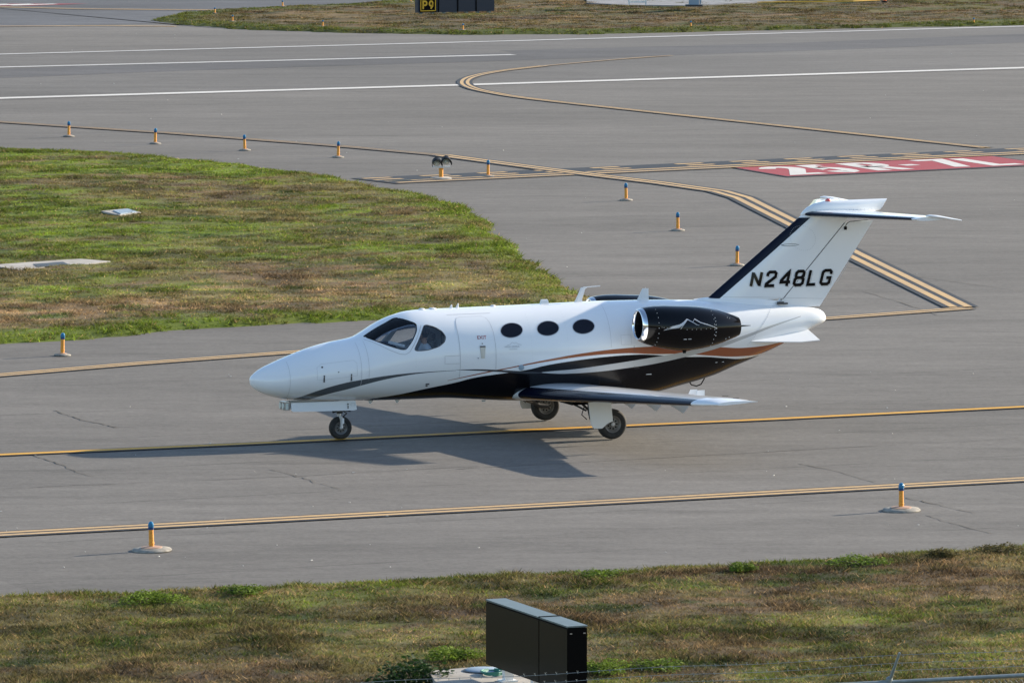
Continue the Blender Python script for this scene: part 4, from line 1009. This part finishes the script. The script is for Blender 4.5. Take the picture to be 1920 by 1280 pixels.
# root fairing
b = MB(); rs = []
for x, zt_, hw_ in ((8.70, 2.325, .02), (8.95, 2.345, .07), (9.4, 2.34, .11), (9.9, 2.315, .12), (10.2, 2.29, .10), (10.42, 2.25, .05)):
    zb_ = ft(x) - .10; rs.append([V((x, hw_ * 1.6, zb_)), V((x, hw_ * 1.15, zt_ - .05)), V((x, hw_, zt_)), V((x, 0, zt_ + .02)), V((x, -hw_, zt_)), V((x, -hw_ * 1.15, zt_ - .05)), V((x, -hw_ * 1.6, zb_)), V((x, 0, zb_ - .05))])
b.rings(rs); b.build('fin_root_fairing', 'white', JET, True, 50)
def fin_pt(x, z, off=.004):
    c = min(max(fr(x, z), 0), 1); return V((x, -(foil(c) * finth(z) + .002 + off), z))
def fin_strip(pts, wd, off=.004, b=None, step=.05):
    P = []
    for i in range(len(pts) - 1):
        a, c = pts[i], pts[i + 1]; q = max(1, int(math.hypot(c[0] - a[0], c[1] - a[1]) / step))
        P += [(a[0] + (c[0] - a[0]) * k / q, a[1] + (c[1] - a[1]) * k / q) for k in range(q)]
    P.append(pts[-1]); n = len(P); V_ = []
    for i in range(n):
        a, c = P[max(i - 1, 0)], P[min(i + 1, n - 1)]; d1 = Vector((P[i][0] - a[0], P[i][1] - a[1])); d2 = Vector((c[0] - P[i][0], c[1] - P[i][1]))
        d1 = d1.normalized() if d1.length > 1e-6 else d2.normalized(); d2 = d2.normalized() if d2.length > 1e-6 else d1
        d = (d1 + d2).normalized(); nn = Vector((-d.y, d.x)); k_ = max(nn.dot(Vector((-d1.y, d1.x))), .5); o_ = nn * wd / 2 / k_
        V_ += [fin_pt(P[i][0] - o_.x, P[i][1] - o_.y, off), fin_pt(P[i][0] + o_.x, P[i][1] + o_.y, off)]
    b.add(V_, [(2 * i, 2 * i + 1, 2 * i + 3, 2 * i + 2) for i in range(n - 1)]); return b
fin_strip([(finRL(2.30) - .006, 2.30), (finRL(3.68) - .006, 3.68)], .016, .001, MB()).build('rudder_gap', 'seam_dark', fin, clean=False)
b = MB(); fin_strip([(finLE(2.37) + .25, 2.372), (10.0, 2.345), (11.30, 2.27)], .006, .002, b).build('fin_seam', 'seam', fin, clean=False)
fin_strip([(10.42, 3.30), (10.50, 3.315), (10.60, 3.32), (10.70, 3.315), (10.78, 3.30), (10.70, 3.285), (10.60, 3.28), (10.50, 3.285), (10.42, 3.30)], .008, .003, MB()).build('inspection_cover', 'seam_dark', fin, clean=False)
b = MB(); fin_strip([(11.98, 3.20), (11.60, 2.58)], .006, .002, b); fin_strip([(11.60, 2.58), (11.54, 2.56)], .006, .002, b).build('trim_tab_seam', 'seam', rud, clean=False)
b = MB(); fin_strip([(11.73, 3.60), (11.76, 3.66), (11.82, 3.70), (12.2, 3.715)], .012, .003, b); b.box(fin_pt(11.73, 3.58, .012), (.05, .03, .06)); b.build('rudder_cable', 'black', fin, clean=False)
b = MB(); b.box(V((10.40, -.11, 2.225)), (.13, .03, .05)); b.box(V((10.50, -.10, 2.21)), (.10, .02, .03)); b.build('rudder_hinge', 'seam_dark', fin)
b = MB()
for k in range(40):
    t = k / 39; x, z = 10.86 + .25 * math.cos(6.28 * t) - .06 * math.sin(6.28 * t), 3.42 + .23 * math.sin(6.28 * t) + .02 * math.cos(6.28 * t); b.box(fin_pt(x, z, .0015), (.009, .004, .009))
b.build('rivets', 'seam', fin)
# registration letters, slanted, with a thin grey shade
REG = {
 'N': [[(0, 0), (0, 1)], [(0, .96), (.62, .04)], [(.62, 0), (.62, 1)]],
 '2': [[(.0, .70), (0, .88), (.12, 1), (.50, 1), (.62, .88), (.62, .64), (.02, .14), (.02, .0), (.66, .0)]],
 '4': [[(.50, -.06), (.50, 1.02), (.0, .36), (0, .24), (.72, .24)]],
 '8': [[(.14, .53), (.02, .64), (.02, .88), (.14, 1), (.50, 1), (.62, .88), (.62, .64), (.50, .53), (.14, .53), (0, .40), (0, .12), (.14, 0), (.52, 0), (.66, .12), (.66, .40), (.50, .53)]],
 'L': [[(0, 1.06), (0, 0), (.60, 0)]],
 'G': [[(.66, .72), (.66, .88), (.54, 1), (.14, 1), (0, .88), (0, .12), (.14, 0), (.54, 0), (.66, .12), (.66, .46), (.36, .46)]],
}
def reg(name, m, dx, dz, off, wd):
    b = MB(); xs = [9.800, 10.095, 10.395, 10.675, 10.965, 11.235]; k_ = 0
    for ch, x0 in zip('N248LG', xs):
        for st in REG[ch]:
            fin_strip([(x0 + dx + .265 * u + .06 * v, 2.555 + dz - .008 * (x0 - 9.8) + .255 * v) for u, v in st], wd, off + .0004 * k_, b); k_ += 1
    return b
reg('s', 'x', .018, -.014, .002, .068).build('registration_shade', 'seam', fin, clean=False)
reg('s', 'x', .014, -.010, .0055, .058).build('registration_highlight', 'white_flat', fin, clean=False)
reg('n', 'x', 0, 0, .009, .058).build('registration_lettering', 'black_gloss', fin, clean=False)
# tail bullet
b = MB(); rs = []
for x, zb_, zt_, hw_ in ((10.84, 3.85, 3.855, .01), (10.90, 3.84, 3.92, .05), (10.98, 3.83, 3.985, .075), (11.12, 3.82, 4.055, .095), (11.30, 3.81, 4.09, .11), (11.6, 3.81, 4.10, .12), (12.0, 3.83, 4.105, .10), (12.30, 3.86, 4.108, .06), (12.44, 3.89, 4.109, .035)):
    xt_ = x + (.16 * max(0, (x - 11.9) / .54)); zm_ = (zb_ + zt_) / 2; h_ = (zt_ - zb_) / 2; ring = []
    for k in range(28):
        t = 2 * math.pi * k / 28; c, s_ = math.cos(t), math.sin(t); sh = (xt_ - x) * (s_ * .5 + .5)
        ring.append(V((x + sh, hw_ * math.copysign(abs(c) ** .8, c), zm_ + h_ * math.copysign(abs(s_) ** .8, s_))))
    rs.append(ring)
b.rings(rs); blt = b.build('fin_top_fairing', 'white', fin, True, 50)
b = MB(); b.lathe([(.055, 0), (.055, .012), (.045, .035), (.02, .05), (0, .052)], (11.40, 0, 4.09), 'z', 20); b.build('beacon', 'red_lens', blt, True)
b = MB()
for k in range(16): b.box(V((11.12 + k * .075, -.112, 3.93)), (.009, .008, .009))
b.build('rivets', 'seam', blt)
# horizontal stabiliser
def build_stab(s):
    sec = lambda x0, x1, y, z, th: (V((x0, s * y, z)), V((x1, s * y, z + .012)), V((0, 0, 1)), th)
    r_ = sec(10.90, 12.40, .03, 3.865, .062); t_ = sec(12.13, 12.92, 2.42, 3.905, .032)
    b = MB(); b.rings(surf_loft([r_, t_], [.085, .12], [.70, .66], nspan=12)); st = b.build('tailplane', 'white', fin, True, 40)
    t3 = tuple(r_[j] + (t_[j] - r_[j]) * .955 for j in range(4))
    b = MB(); b.rings(surf_loft([r_, t3], [0, 0], [.083, .118], nspan=12)); b.build('deicing_boot', 'navy', st, True, 50)
    b = MB(); b.rings(surf_loft([t3, t_], [0, 0], [.118, .12], nspan=3)); b.build('leading_edge_tip', 'white', st, True, 50)
    # drooped elevator with horn
    def dr_(sc, d): LE, TE, u_, th = sc; h_ = LE + (TE - LE) * .705; n_ = TE + V((-.01, 0, -d)); return (n_ - (n_ - h_) / .295, n_, u_, th)
    b = MB(); b.rings(surf_loft([dr_(r_, .06), dr_(t_, .04)], [.705, .665], [1, 1], nspan=6)); el = b.build('elevator', 'white', st, True, 50)
    b = MB(); rs = []
    for x, z, hw_, hh in ((12.30, 3.965, .015, .012), (12.38, 3.968, .045, .022), (12.55, 3.945, .06, .026), (12.8, 3.90, .045, .020), (13.02, 3.865, .015, .010)):
        rs.append([V((x, s * 2.46 + hw_ * math.cos(q), z + hh * math.sin(q))) for q in [2 * math.pi * k / 12 for k in range(12)]])
    b.rings(rs); b.build('balance_horn', 'white', el, True, 60)
for s in (-1, 1): build_stab(s)
# ventral strakes
for s in (-1, 1):
    b = MB(); r1 = V((9.62, s * .44, 1.60)); r2 = V((10.92, s * .20, 1.66)); o1 = V((10.60, s * .60, 1.53)); o2 = V((11.00, s * .58, 1.55))
    r1 = V((9.62, s * (ysurf(9.62, 1.56) - .02), 1.555)); r2 = V((10.93, s * .13, 1.72))
    n_ = V((0, .3 * s, 1)).normalized() * .012
    b.rings([[r1 + n_, r2 + n_, r2 - n_, r1 - n_], [o1 + n_ * .5, o2 + n_ * .5, o2 - n_ * .5, o1 - n_ * .5]]); b.build('ventral_strake', 'white', JET)

# ---------------------------------------------------------------- engines
def build_engine(s):
    yc = s * 1.23; E_ = empty('engine'); E_.parent = JET
    cz = lambda x: 2.035 - .105 * min(max((x - 6.98) / .95, 0), 1)
    def circ(x, r, n=40, sy=1.): return [V((x, yc + r * math.cos(2 * math.pi * k / n), cz(x) + r * math.sin(2 * math.pi * k / n))) for k in range(n)]
    prof = [(7.17, .318), (7.26, .344), (7.40, .372), (7.6, .396), (7.85, .411), (8.05, .410), (8.25, .395), (8.45, .365), (8.65, .320), (8.85, .258), (9.0, .205), (9.075, .172)]
    b = MB(); b.rings([circ(x, r) for x, r in prof] + [circ(9.07, .160), circ(8.8, .15)], cap=False); nac = b.build('nacelle', 'black_gloss', JET, True, 50)
    bpy.data.objects.remove(E_)
    b = MB(); b.rings([circ(7.172, .316), circ(7.14, .308), circ(7.11, .295), circ(7.09, .279), circ(7.083, .267), circ(7.088, .256), circ(7.11, .247), circ(7.135, .243)], cap=False); b.build('inlet_lip', 'chrome', nac, True, 60)
    b = MB(); b.rings([circ(7.135, .243), circ(7.20, .232), circ(7.50, .224), circ(7.51, .02)], cap=False)
    b.build('inlet_duct', 'black', nac)
    b = MB()
    for k in range(19):
        t = 2 * math.pi * k / 19; e1 = V((0, math.cos(t), math.sin(t))); e2 = V((0, -math.sin(t), math.cos(t))); c_ = V((7.42, yc, cz(7.42)))
        b.add([c_ + e1 * .06, c_ + e1 * .218 - e2 * .02, c_ + e1 * .218 + e2 * .045 + V((.05, 0, 0)), c_ + e1 * .06 + e2 * .02 + V((.04, 0, 0))], [(0, 1, 2, 3)])
    b.lathe([(0, 7.30), (.03, 7.33), (.06, 7.40), (.065, 7.46)], (0, yc, cz(7.4)), 'x', 20); b.build('fan', 'dark_metal', nac, clean=False)
    b = MB(); b.rings([circ(8.95, .148), circ(8.8, .02)], cap=False); b.lathe([(.05, 8.85), (.04, 9.0), (.0, 9.12)], (0, yc, cz(9)), 'x', 16); b.build('exhaust', 'dark_metal', nac, True)
    # rivet rings and side rivets, outboard
    b = MB(); pr = lambda x: np.interp(x, [p[0] for p in prof], [p[1] for p in prof])
    def dot(x, t, r_=.0065):
        r = float(pr(x)) + .001; p = V((x, yc + s * r * math.cos(t), cz(x) + r * math.sin(t))); b.box(p, (r_ * 2, .006, r_ * 2))
    for k in range(9): dot(7.37, -1.1 + k * .27)
    for k in range(9): dot(8.47, -1.1 + k * .27); 
    for k in range(6): dot(8.50, -.35 + k * .19, .009)
    for x in (7.42, 7.46, 7.52, 7.90, 8.0, 8.09, 8.18, 8.29, 8.38): dot(x, .03, .005)
    for x, t in ((8.78, .75), (8.83, .72), (8.75, -.75), (8.82, -.7)): dot(x, t, .008)
    b.box(V((7.88, yc + s * .375, 1.765)), (.06, .006, .012)); b.box(V((7.97, yc + s * .375, 1.765)), (.06, .006, .012))
    b.build('rivets', 'silver', nac)
    # silver mountain outline
    def npt(x, z, off=.004):
        r = float(pr(x)) + off; dz = z - cz(x); return V((x, yc + s * math.sqrt(max(r * r - dz * dz, 0)), z))
    b = MB()
    def seg(P, w0, w1=None):
        Q = []
        for i in range(len(P) - 1):
            for k in range(6): t = k / 6; Q.append((P[i][0] + (P[i + 1][0] - P[i][0]) * t, P[i][1] + (P[i + 1][1] - P[i][1]) * t))
        Q.append(P[-1]); n = len(Q); Vv = []
        for i, (x, z) in enumerate(Q):
            w_ = w0 + ((w1 if w1 is not None else w0) - w0) * i / (n - 1); Vv += [npt(x, z - w_ / 2), npt(x, z + w_ / 2)]
        b.add(Vv, [(2 * i, 2 * i + 1, 2 * i + 3, 2 * i + 2) for i in range(n - 1)])
    Z = lambda px, py: (6.972 + (px - 135) / 4.571 / 102 / .936 * 1.0 + .0, 2.38 - (py - 243) / 4.571 / 101)
    def zz(L): return [Z(*p) for p in L]
    seg(zz([(345, 445), (420, 412), (480, 400), (520, 378), (548, 358)]), .006, .008)
    seg(zz([(345, 445), (400, 432), (470, 425), (510, 400), (548, 358)]), .006, .020)
    seg(zz([(400, 425), (470, 412), (500, 395), (545, 362)]), .03, .03)
    seg(zz([(485, 437), (510, 405), (550, 362)]), .016, .010)
    seg(zz([(548, 358), (590, 382), (625, 405), (648, 412)]), .02, .004)
    seg(zz([(592, 385), (612, 358)]), .016, .008); seg(zz([(612, 358), (660, 388), (720, 408), (760, 422), (812, 445)]), .020, .008)
    b.build('mountain_emblem', 'silver', nac, clean=False)
    # pylon
    b = MB(); rs = []
    for y, x0, x1, th in ((s * .55, 7.35, 8.95, .10), (s * 1.0, 7.5, 9.2, .075)):
        rs.append([V((x0 + (x1 - x0) * c, y, 1.96 + sg_ * foil(c) * th)) for sg_, cs in ((1, [k / 12 for k in range(13)]), (-1, [k / 12 for k in range(12, -1, -1)])) for c in cs])
    b.rings(rs); b.build('pylon', 'white', JET, True, 60)
    b = MB(); b.rings([[V((9.0, yc - .05, 1.955)), V((9.0, yc + .05, 1.955)), V((9.0, yc + .05, 1.915)), V((9.0, yc - .05, 1.915))], [V((9.34, yc - s * .02 - .004, 1.94)), V((9.34, yc - s * .02 + .004, 1.94)), V((9.34, yc - s * .02 + .004, 1.932)), V((9.34, yc - s * .02 - .004, 1.932))]]); b.build('exhaust_fin', 'black', nac)
    b = MB(); b.rings([[V((7.97, yc - .02, 1.56)), V((8.06, yc - .02, 1.56)), V((8.06, yc + .02, 1.56)), V((7.97, yc + .02, 1.56))], [V((7.99, yc - .012, 1.47)), V((8.04, yc - .012, 1.47)), V((8.04, yc + .012, 1.47)), V((7.99, yc + .012, 1.47))]]); b.build('drain', 'black', nac)
for s in (-1, 1): build_engine(s)

# ---------------------------------------------------------------- landing gear
def wheel(x, y, r, w_, side, spokes=8):
    c = V((x, y, r)); b = MB(); hw_ = w_ / 2; ri = r * .56
    b.lathe([(ri, -hw_ * .7), (r * .80, -hw_), (r * .93, -hw_ * .86), (r, -hw_ * .45), (r * 1.0, -hw_ * .2), (r * .985, -hw_ * .18), (r * .985, -hw_ * .12), (r, -hw_ * .1), (r, hw_ * .1), (r * .985, hw_ * .12), (r * .985, hw_ * .18), (r, hw_ * .2), (r, hw_ * .45), (r * .93, hw_ * .86), (r * .80, hw_), (ri, hw_ * .7)], c, 'y', 48, cap=False)
    ty = b.build('wheel', 'rubber_tyre', JET, True, 50)
    b = MB(); b.lathe([(0, -hw_ * .55), (r * .18, -hw_ * .60), (r * .20, -hw_ * .35), (r * .42, -hw_ * .30), (r * .50, -hw_ * .60), (ri * 1.02, -hw_ * .72), (ri * 1.02, hw_ * .72), (r * .50, hw_ * .60), (r * .42, hw_ * .3), (r * .2, hw_ * .35), (r * .18, hw_ * .6), (0, hw_ * .55)], c, 'y', 40); rim = b.build('rim', 'rim', ty, True, 35)
    b = MB()
    for s_ in (-1, 1):
        for k in range(spokes):
            t = 2 * math.pi * k / spokes; b.lathe([(r * .06, 0), (r * .06, s_ * .004), (0, s_ * .005)], c + V((r * .31 * math.cos(t), s_ * hw_ * .335, r * .31 * math.sin(t))), 'y', 10)
    b.build('vent_hole', 'black', ty)
    b = MB()
    for s_ in (-1, 1): b.lathe([(r * .13, 0), (r * .13, s_ * .015), (r * .09, s_ * .025), (0, s_ * .026)], c + V((0, s_ * hw_ * .6, 0)), 'y', 16)
    b.build('hub_cap', 'silver', ty, True)
    return ty
M['rim'] = mat('grey wheel rim', (.17, .165, .16), .45, metal=.4)
xm, ym = 6.40, 1.70
wheel(1.748, 0, .212, .13, -1); 
for s in (-1, 1):
    wheel(xm, s * ym, .275, .17, s, 9)
    b = MB(); yi = s * (ym - .13)
    b.tube([(6.02, yi, .92), (6.03, yi, .50), (6.06, yi, .36)], [.055, .05, .045], 14); b.tube([(6.05, yi, .40), (6.22, yi, .30), (xm, yi, .275)], [.05, .042, .04], 12); b.tube([(xm, s * (ym - .15), .275), (xm, s * (ym - .03), .275)], .035, 12)
    b.tube([(6.12, yi, .78), (6.30, yi, .38)], [.03, .022], 12); b.build('main_gear_strut', 'dark_metal', JET, True)
    b = MB(); b.tube([(5.72, s * (ym - .35), .66), (5.95, yi, .52)], .018, 8); b.tube([(5.92, yi - s * .02, .60), (5.86, yi, .45), (5.96, yi, .36)], .010, 6); b.tube([(6.02, s * .95, .66), (6.03, yi, .50)], .022, 8); b.build('gear_brace', 'dark_metal', JET, True)
    # outboard door plate following the leg
    yo = s * (ym + .115); yt = s * (ym + .02)
    zt_ = .88; poly = [(5.90, zt_), (6.345, zt_), (6.37, .335), (6.31, .32), (6.24, .285), (6.18, .235), (6.15, .215), (6.00, .215), (5.965, .25), (5.94, .32)]
    Q = lambda y_: [V((x, y_ + (s * -.09 * (z - .3) / .6), z)) for x, z in poly]
    b = MB(); b.rings([Q(yo), Q(yo + s * .022)]); b.build('main_gear_door', 'white_flat', JET)
b = MB(); b.tube([(5.40, .45, .64), (5.60, .55, .50), (5.72, .60, .46)], .022, 8); b.tube([(5.60, .8, .60), (5.85, 1.1, .50), (6.05, 1.42, .42)], .035, 10); b.build('gear_linkage', 'dark_metal', JET, True)
for s in (-1, 1): MB().box((6.15, s * 1.1, .63), (.9, .75, .02)).build('wheel_well', 'black', JET)
# nose gear
b = MB(); b.tube([(1.70, 0, .80), (1.72, 0, .46)], .042, 14); b.tube([(1.722, 0, .48), (1.735, 0, .36)], .030, 12)
b.tube([(1.735, -.085, .40), (1.735, .085, .40)], .030, 10)
for sy in (-1, 1): b.tube([(1.735, sy * .085, .41), (1.745, sy * .088, .30), (1.748, sy * .088, .212)], [.028, .024, .028], 10)
b.build('nose_gear_strut', 'silver', JET, True)
b = MB(); b.tube([(1.60, .0, .50), (1.73, 0, .54), (1.84, 0, .53), (1.93, -.06, .52)], .022, 8); b.tube([(1.80, 0, .52), (1.87, 0, .47), (1.79, 0, .40)], .014, 6); b.box((1.72, -.045, .50), (.10, .05, .05)); b.build('steering_linkage', 'dark_metal', JET, True)
b = MB(); b.box((1.765, -.112, .345), (.035, .012, .10)); b.build('tow_placard', 'white_flat', JET)
for sy in (-1, 1):
    b = MB(); P = [(.735, .72), (1.93, .725), (1.97, .71), (1.985, .56), (1.93, .545), (1.05, .555), (.76, .562), (.735, .58)]
    b.rings([[V((x, sy * .20, z)) for x, z in P], [V((x, sy * (.222 + (.72 - z) * .12), z)) for x, z in P]]); nd = b.build('nose_gear_door', 'white_flat', JET)
    if sy < 0:
        b = MB(); b.box((1.815, -.243, .61), (.016, .006, .06)); b.box((1.815, -.240, .665), (.03, .006, .02)); b.build('latch', 'seam_dark', nd)
        b = MB(); y_ = -.238
        for a_, c_ in (((1.87, .675), (1.95, .675)), ((1.87, .635), (1.95, .635)), ((1.87, .635), (1.87, .675)), ((1.95, .635), (1.95, .675))): b.tube([(a_[0], y_, a_[1]), (c_[0], y_, c_[1])], .003, 4)
        b.build('placard', 'seam', nd)
b = MB(); b.box((.675, 0, .655), (.10, .30, .15)); lt = b.build('taxi_light', 'steel', JET)
b = MB()
for sy in (-.08, .08): b.lathe([(.055, .628), (.06, .612), (0, .605)], (0, sy, .655), 'x', 20)
b.box((.672, -.152, .655), (.05, .006, .11)); b.build('lens', 'lamp_glass', lt, True)

# ---------------------------------------------------------------- cockpit
b = MB(); rs = []
for x, zt_, hw_ in ((2.12, 1.60, .48), (2.3, 1.70, .55), (2.5, 1.75, .58), (2.66, 1.76, .60), (2.72, 1.72, .60)):
    rs.append([V((x, hw_ * c, 1.35 + (zt_ - 1.35) * s_)) for c, s_ in [(math.cos(math.pi * k / 16), abs(math.sin(math.pi * k / 16)) ** .5) for k in range(17)]])
b.rings(rs); b.build('glareshield', 'panel', JET, True)
b = MB(); b.box((3.0, 0, .98), (1.7, .9, .03)); b.box((3.88, 0, 1.50), (.03, .90, .9)); b.build('cockpit_floor', 'panel', JET)
b = MB(); b.lathe([(0, -.03), (.035, -.02), (.035, .02), (0, .03)], (2.52, 0, 2.03), 'x', 14); b.tube([(2.54, 0, 2.05), (2.60, 0, 2.15)], .008, 6); b.build('compass', 'black', JET, True)
for sy in (-1, 1):
    b = MB(); b.box((3.34, sy * .34, 1.12), (.44, .40, .10)); b.box((3.62, sy * .34, 1.42), (.09, .38, .55), Matrix.Rotation(.12, 3, 'Y')); b.box((3.66, sy * .34, 1.78), (.06, .22, .15)); 
    o = b.build('pilot_seat', 'seat', JET); bv = o.modifiers.new('bevel', 'BEVEL'); bv.width = .03; bv.segments = 3
    b = MB(); b.tube([(2.68, sy * .33, 1.50), (2.80, sy * .33, 1.56)], .02, 8); b.tube([(2.82, sy * .33 + .14 * math.cos(t), 1.58 + .12 * math.sin(t)) for t in [R(200 + 14 * k) for k in range(11)]], .013, 6); b.build('control_yoke', 'black', JET, True)
b = MB(); b.rings([[V((2.50, -.50, 1.775)), V((2.78, -.60, 1.70)), V((2.78, -.603, 1.70)), V((2.50, -.503, 1.775))], [V((2.51, -.49, 1.825)), V((2.79, -.59, 1.745)), V((2.79, -.593, 1.745)), V((2.51, -.493, 1.825))]]); b.build('paper_strip', 'white_flat', JET)

# ---------------------------------------------------------------- pilot
def skin_mesh(nodes, edges, name, mats, sub=2):
    me = bpy.data.meshes.new(name); me.from_pydata([n[0] for n in nodes], edges, []); o = bpy.data.objects.new(name, me); COL.objects.link(o)
    md = o.modifiers.new('skin', 'SKIN'); md.use_smooth_shade = True
    if not me.skin_vertices: bpy.context.view_layer.objects.active = o; 
    sv_ = me.skin_vertices[0].data if me.skin_vertices else None
    if sv_ is None:
        bmx = bmesh.new(); bmx.from_mesh(me); bmx.verts.layers.skin.verify(); bmx.to_mesh(me); bmx.free(); sv_ = me.skin_vertices[0].data
    for i, n in enumerate(nodes): sv_[i].radius = n[1] if isinstance(n[1], tuple) else (n[1], n[1])
    sv_[0].use_root = True
    o.modifiers.new('sub', 'SUBSURF').levels = sub
    dg = bpy.context.evaluated_depsgraph_get(); m2 = bpy.data.meshes.new_from_object(o.evaluated_get(dg)); bpy.data.objects.remove(o); m2.name = name
    o = bpy.data.objects.new(name, m2); COL.objects.link(o)
    m2.materials.clear()
    for x in mats: m2.materials.append(M[x])
    m2.polygons.foreach_set('use_smooth', [True] * len(m2.polygons)); return o
N_ = [((.0, 0, 0), (.15, .12)), ((.01, 0, .17), (.125, .12)), ((.02, 0, .34), (.15, .12)), ((.02, 0, .46), (.12, .09)), ((.0, 0, .54), .052), ((-.01, 0, .60), (.058, .07)), ((-.02, 0, .67), (.078, .095)), ((-.01, 0, .75), (.072, .09)),
      ((.03, -.19, .43), .062), ((-.06, -.25, .20), .046), ((-.26, -.19, .12), .036), ((-.33, -.17, .13), .030),
      ((.03, .19, .43), .062), ((-.06, .25, .20), .046), ((-.26, .19, .12), .036), ((-.33, .17, .13), .030),
      ((-.08, -.10, -.03), .09), ((-.40, -.13, .04), .068), ((-.58, -.13, -.20), .050), ((-.62, -.13, -.25), .040),
      ((-.08, .10, -.03), .09), ((-.40, .13, .04), .068), ((-.58, .13, -.20), .050), ((-.62, .13, -.25), .040)]
# five fingers per hand
E_ = [(0, 1), (1, 2), (2, 3), (3, 4), (4, 5), (5, 6), (6, 7), (3, 8), (8, 9), (9, 10), (10, 11), (3, 12), (12, 13), (13, 14), (14, 15), (0, 16), (16, 17), (17, 18), (18, 19), (0, 20), (20, 21), (21, 22), (22, 23)]
for hand, sy in ((11, -1), (15, 1)):
    hx, hy, hz_ = N_[hand][0]
    for k, L_ in enumerate((.070, .080, .074, .058)):
        i0 = len(N_); N_.append(((hx - .035, hy, hz_ + .030 - .020 * k), .010)); N_.append(((hx - .035 - L_ * .6, hy + sy * -.01, hz_ + .030 - .020 * k), .009)); N_.append(((hx - .035 - L_ * .5, hy + sy * -.045, hz_ + .028 - .020 * k), .008)); E_ += [(hand, i0), (i0, i0 + 1), (i0 + 1, i0 + 2)]
    i0 = len(N_); N_.append(((hx - .01, hy - sy * .03, hz_ + .035), .011)); N_.append(((hx - .05, hy - sy * .05, hz_ + .045), .009)); E_ += [(hand, i0), (i0, i0 + 1)]
pil = skin_mesh(N_, E_, 'person', ['shirt', 'skin', 'trouser'], 1)
for p in pil.data.polygons:
    c = p.center; p.material_index = 1 if (c.z > .535 or (c.x < -.24 and c.z > .075 and abs(c.y) > .14)) else (2 if c.z < .05 else 0)
jm = Matrix.Translation(JET.location) @ Matrix.Rotation(R(20.66), 4, 'Z')
pil.matrix_world = jm @ Matrix.Translation(V((3.47, -.34, 1.27)) @ Matrix.Scale(.94, 4))
tag(pil, 'pilot in a white shirt and headset seated behind the jet side window', 'person')
b = MB(); b.lathe([(.088, .70), (.098, .745), (.090, .795), (.06, .83), (0, .842)], (.005, 0, 0), 'z', 20); b.build('hair', 'hair', pil, True)
b = MB()
for sy in (-1, 1): b.lathe([(0, -.02), (.045, -.02), (.045, .02), (0, .02)], (-.01, sy * .09, .69), 'y', 16)
b.tube([(-.01, .10 * math.cos(t), .72 + .14 * math.sin(t)) for t in [math.pi * k / 12 for k in range(13)]], .010, 6); b.tube([(-.02, -.10, .67), (-.09, -.08, .63), (-.11, -.03, .625)], .005, 6); b.build('headset', 'black', pil, True)
b = MB()
for sy in (-1, 1): b.lathe([(0, -.006), (.011, 0), (0, .006)], (-.108, sy * .032, .70), 'x', 10)
b.build('eye', 'black', pil, True)
b = MB(); b.rings([[V((-.10, -.012, .70)), V((-.10, .012, .70))], [V((-.128, -.015, .665)), V((-.128, .015, .665))], [V((-.10, -.014, .655)), V((-.10, .014, .655))]], cap=False, close=False); b.build('nose', 'skin', pil); 
b = MB(); b.box((-.098, 0, .630), (.012, .045, .010)); b.build('mouth', 'red_text', pil)
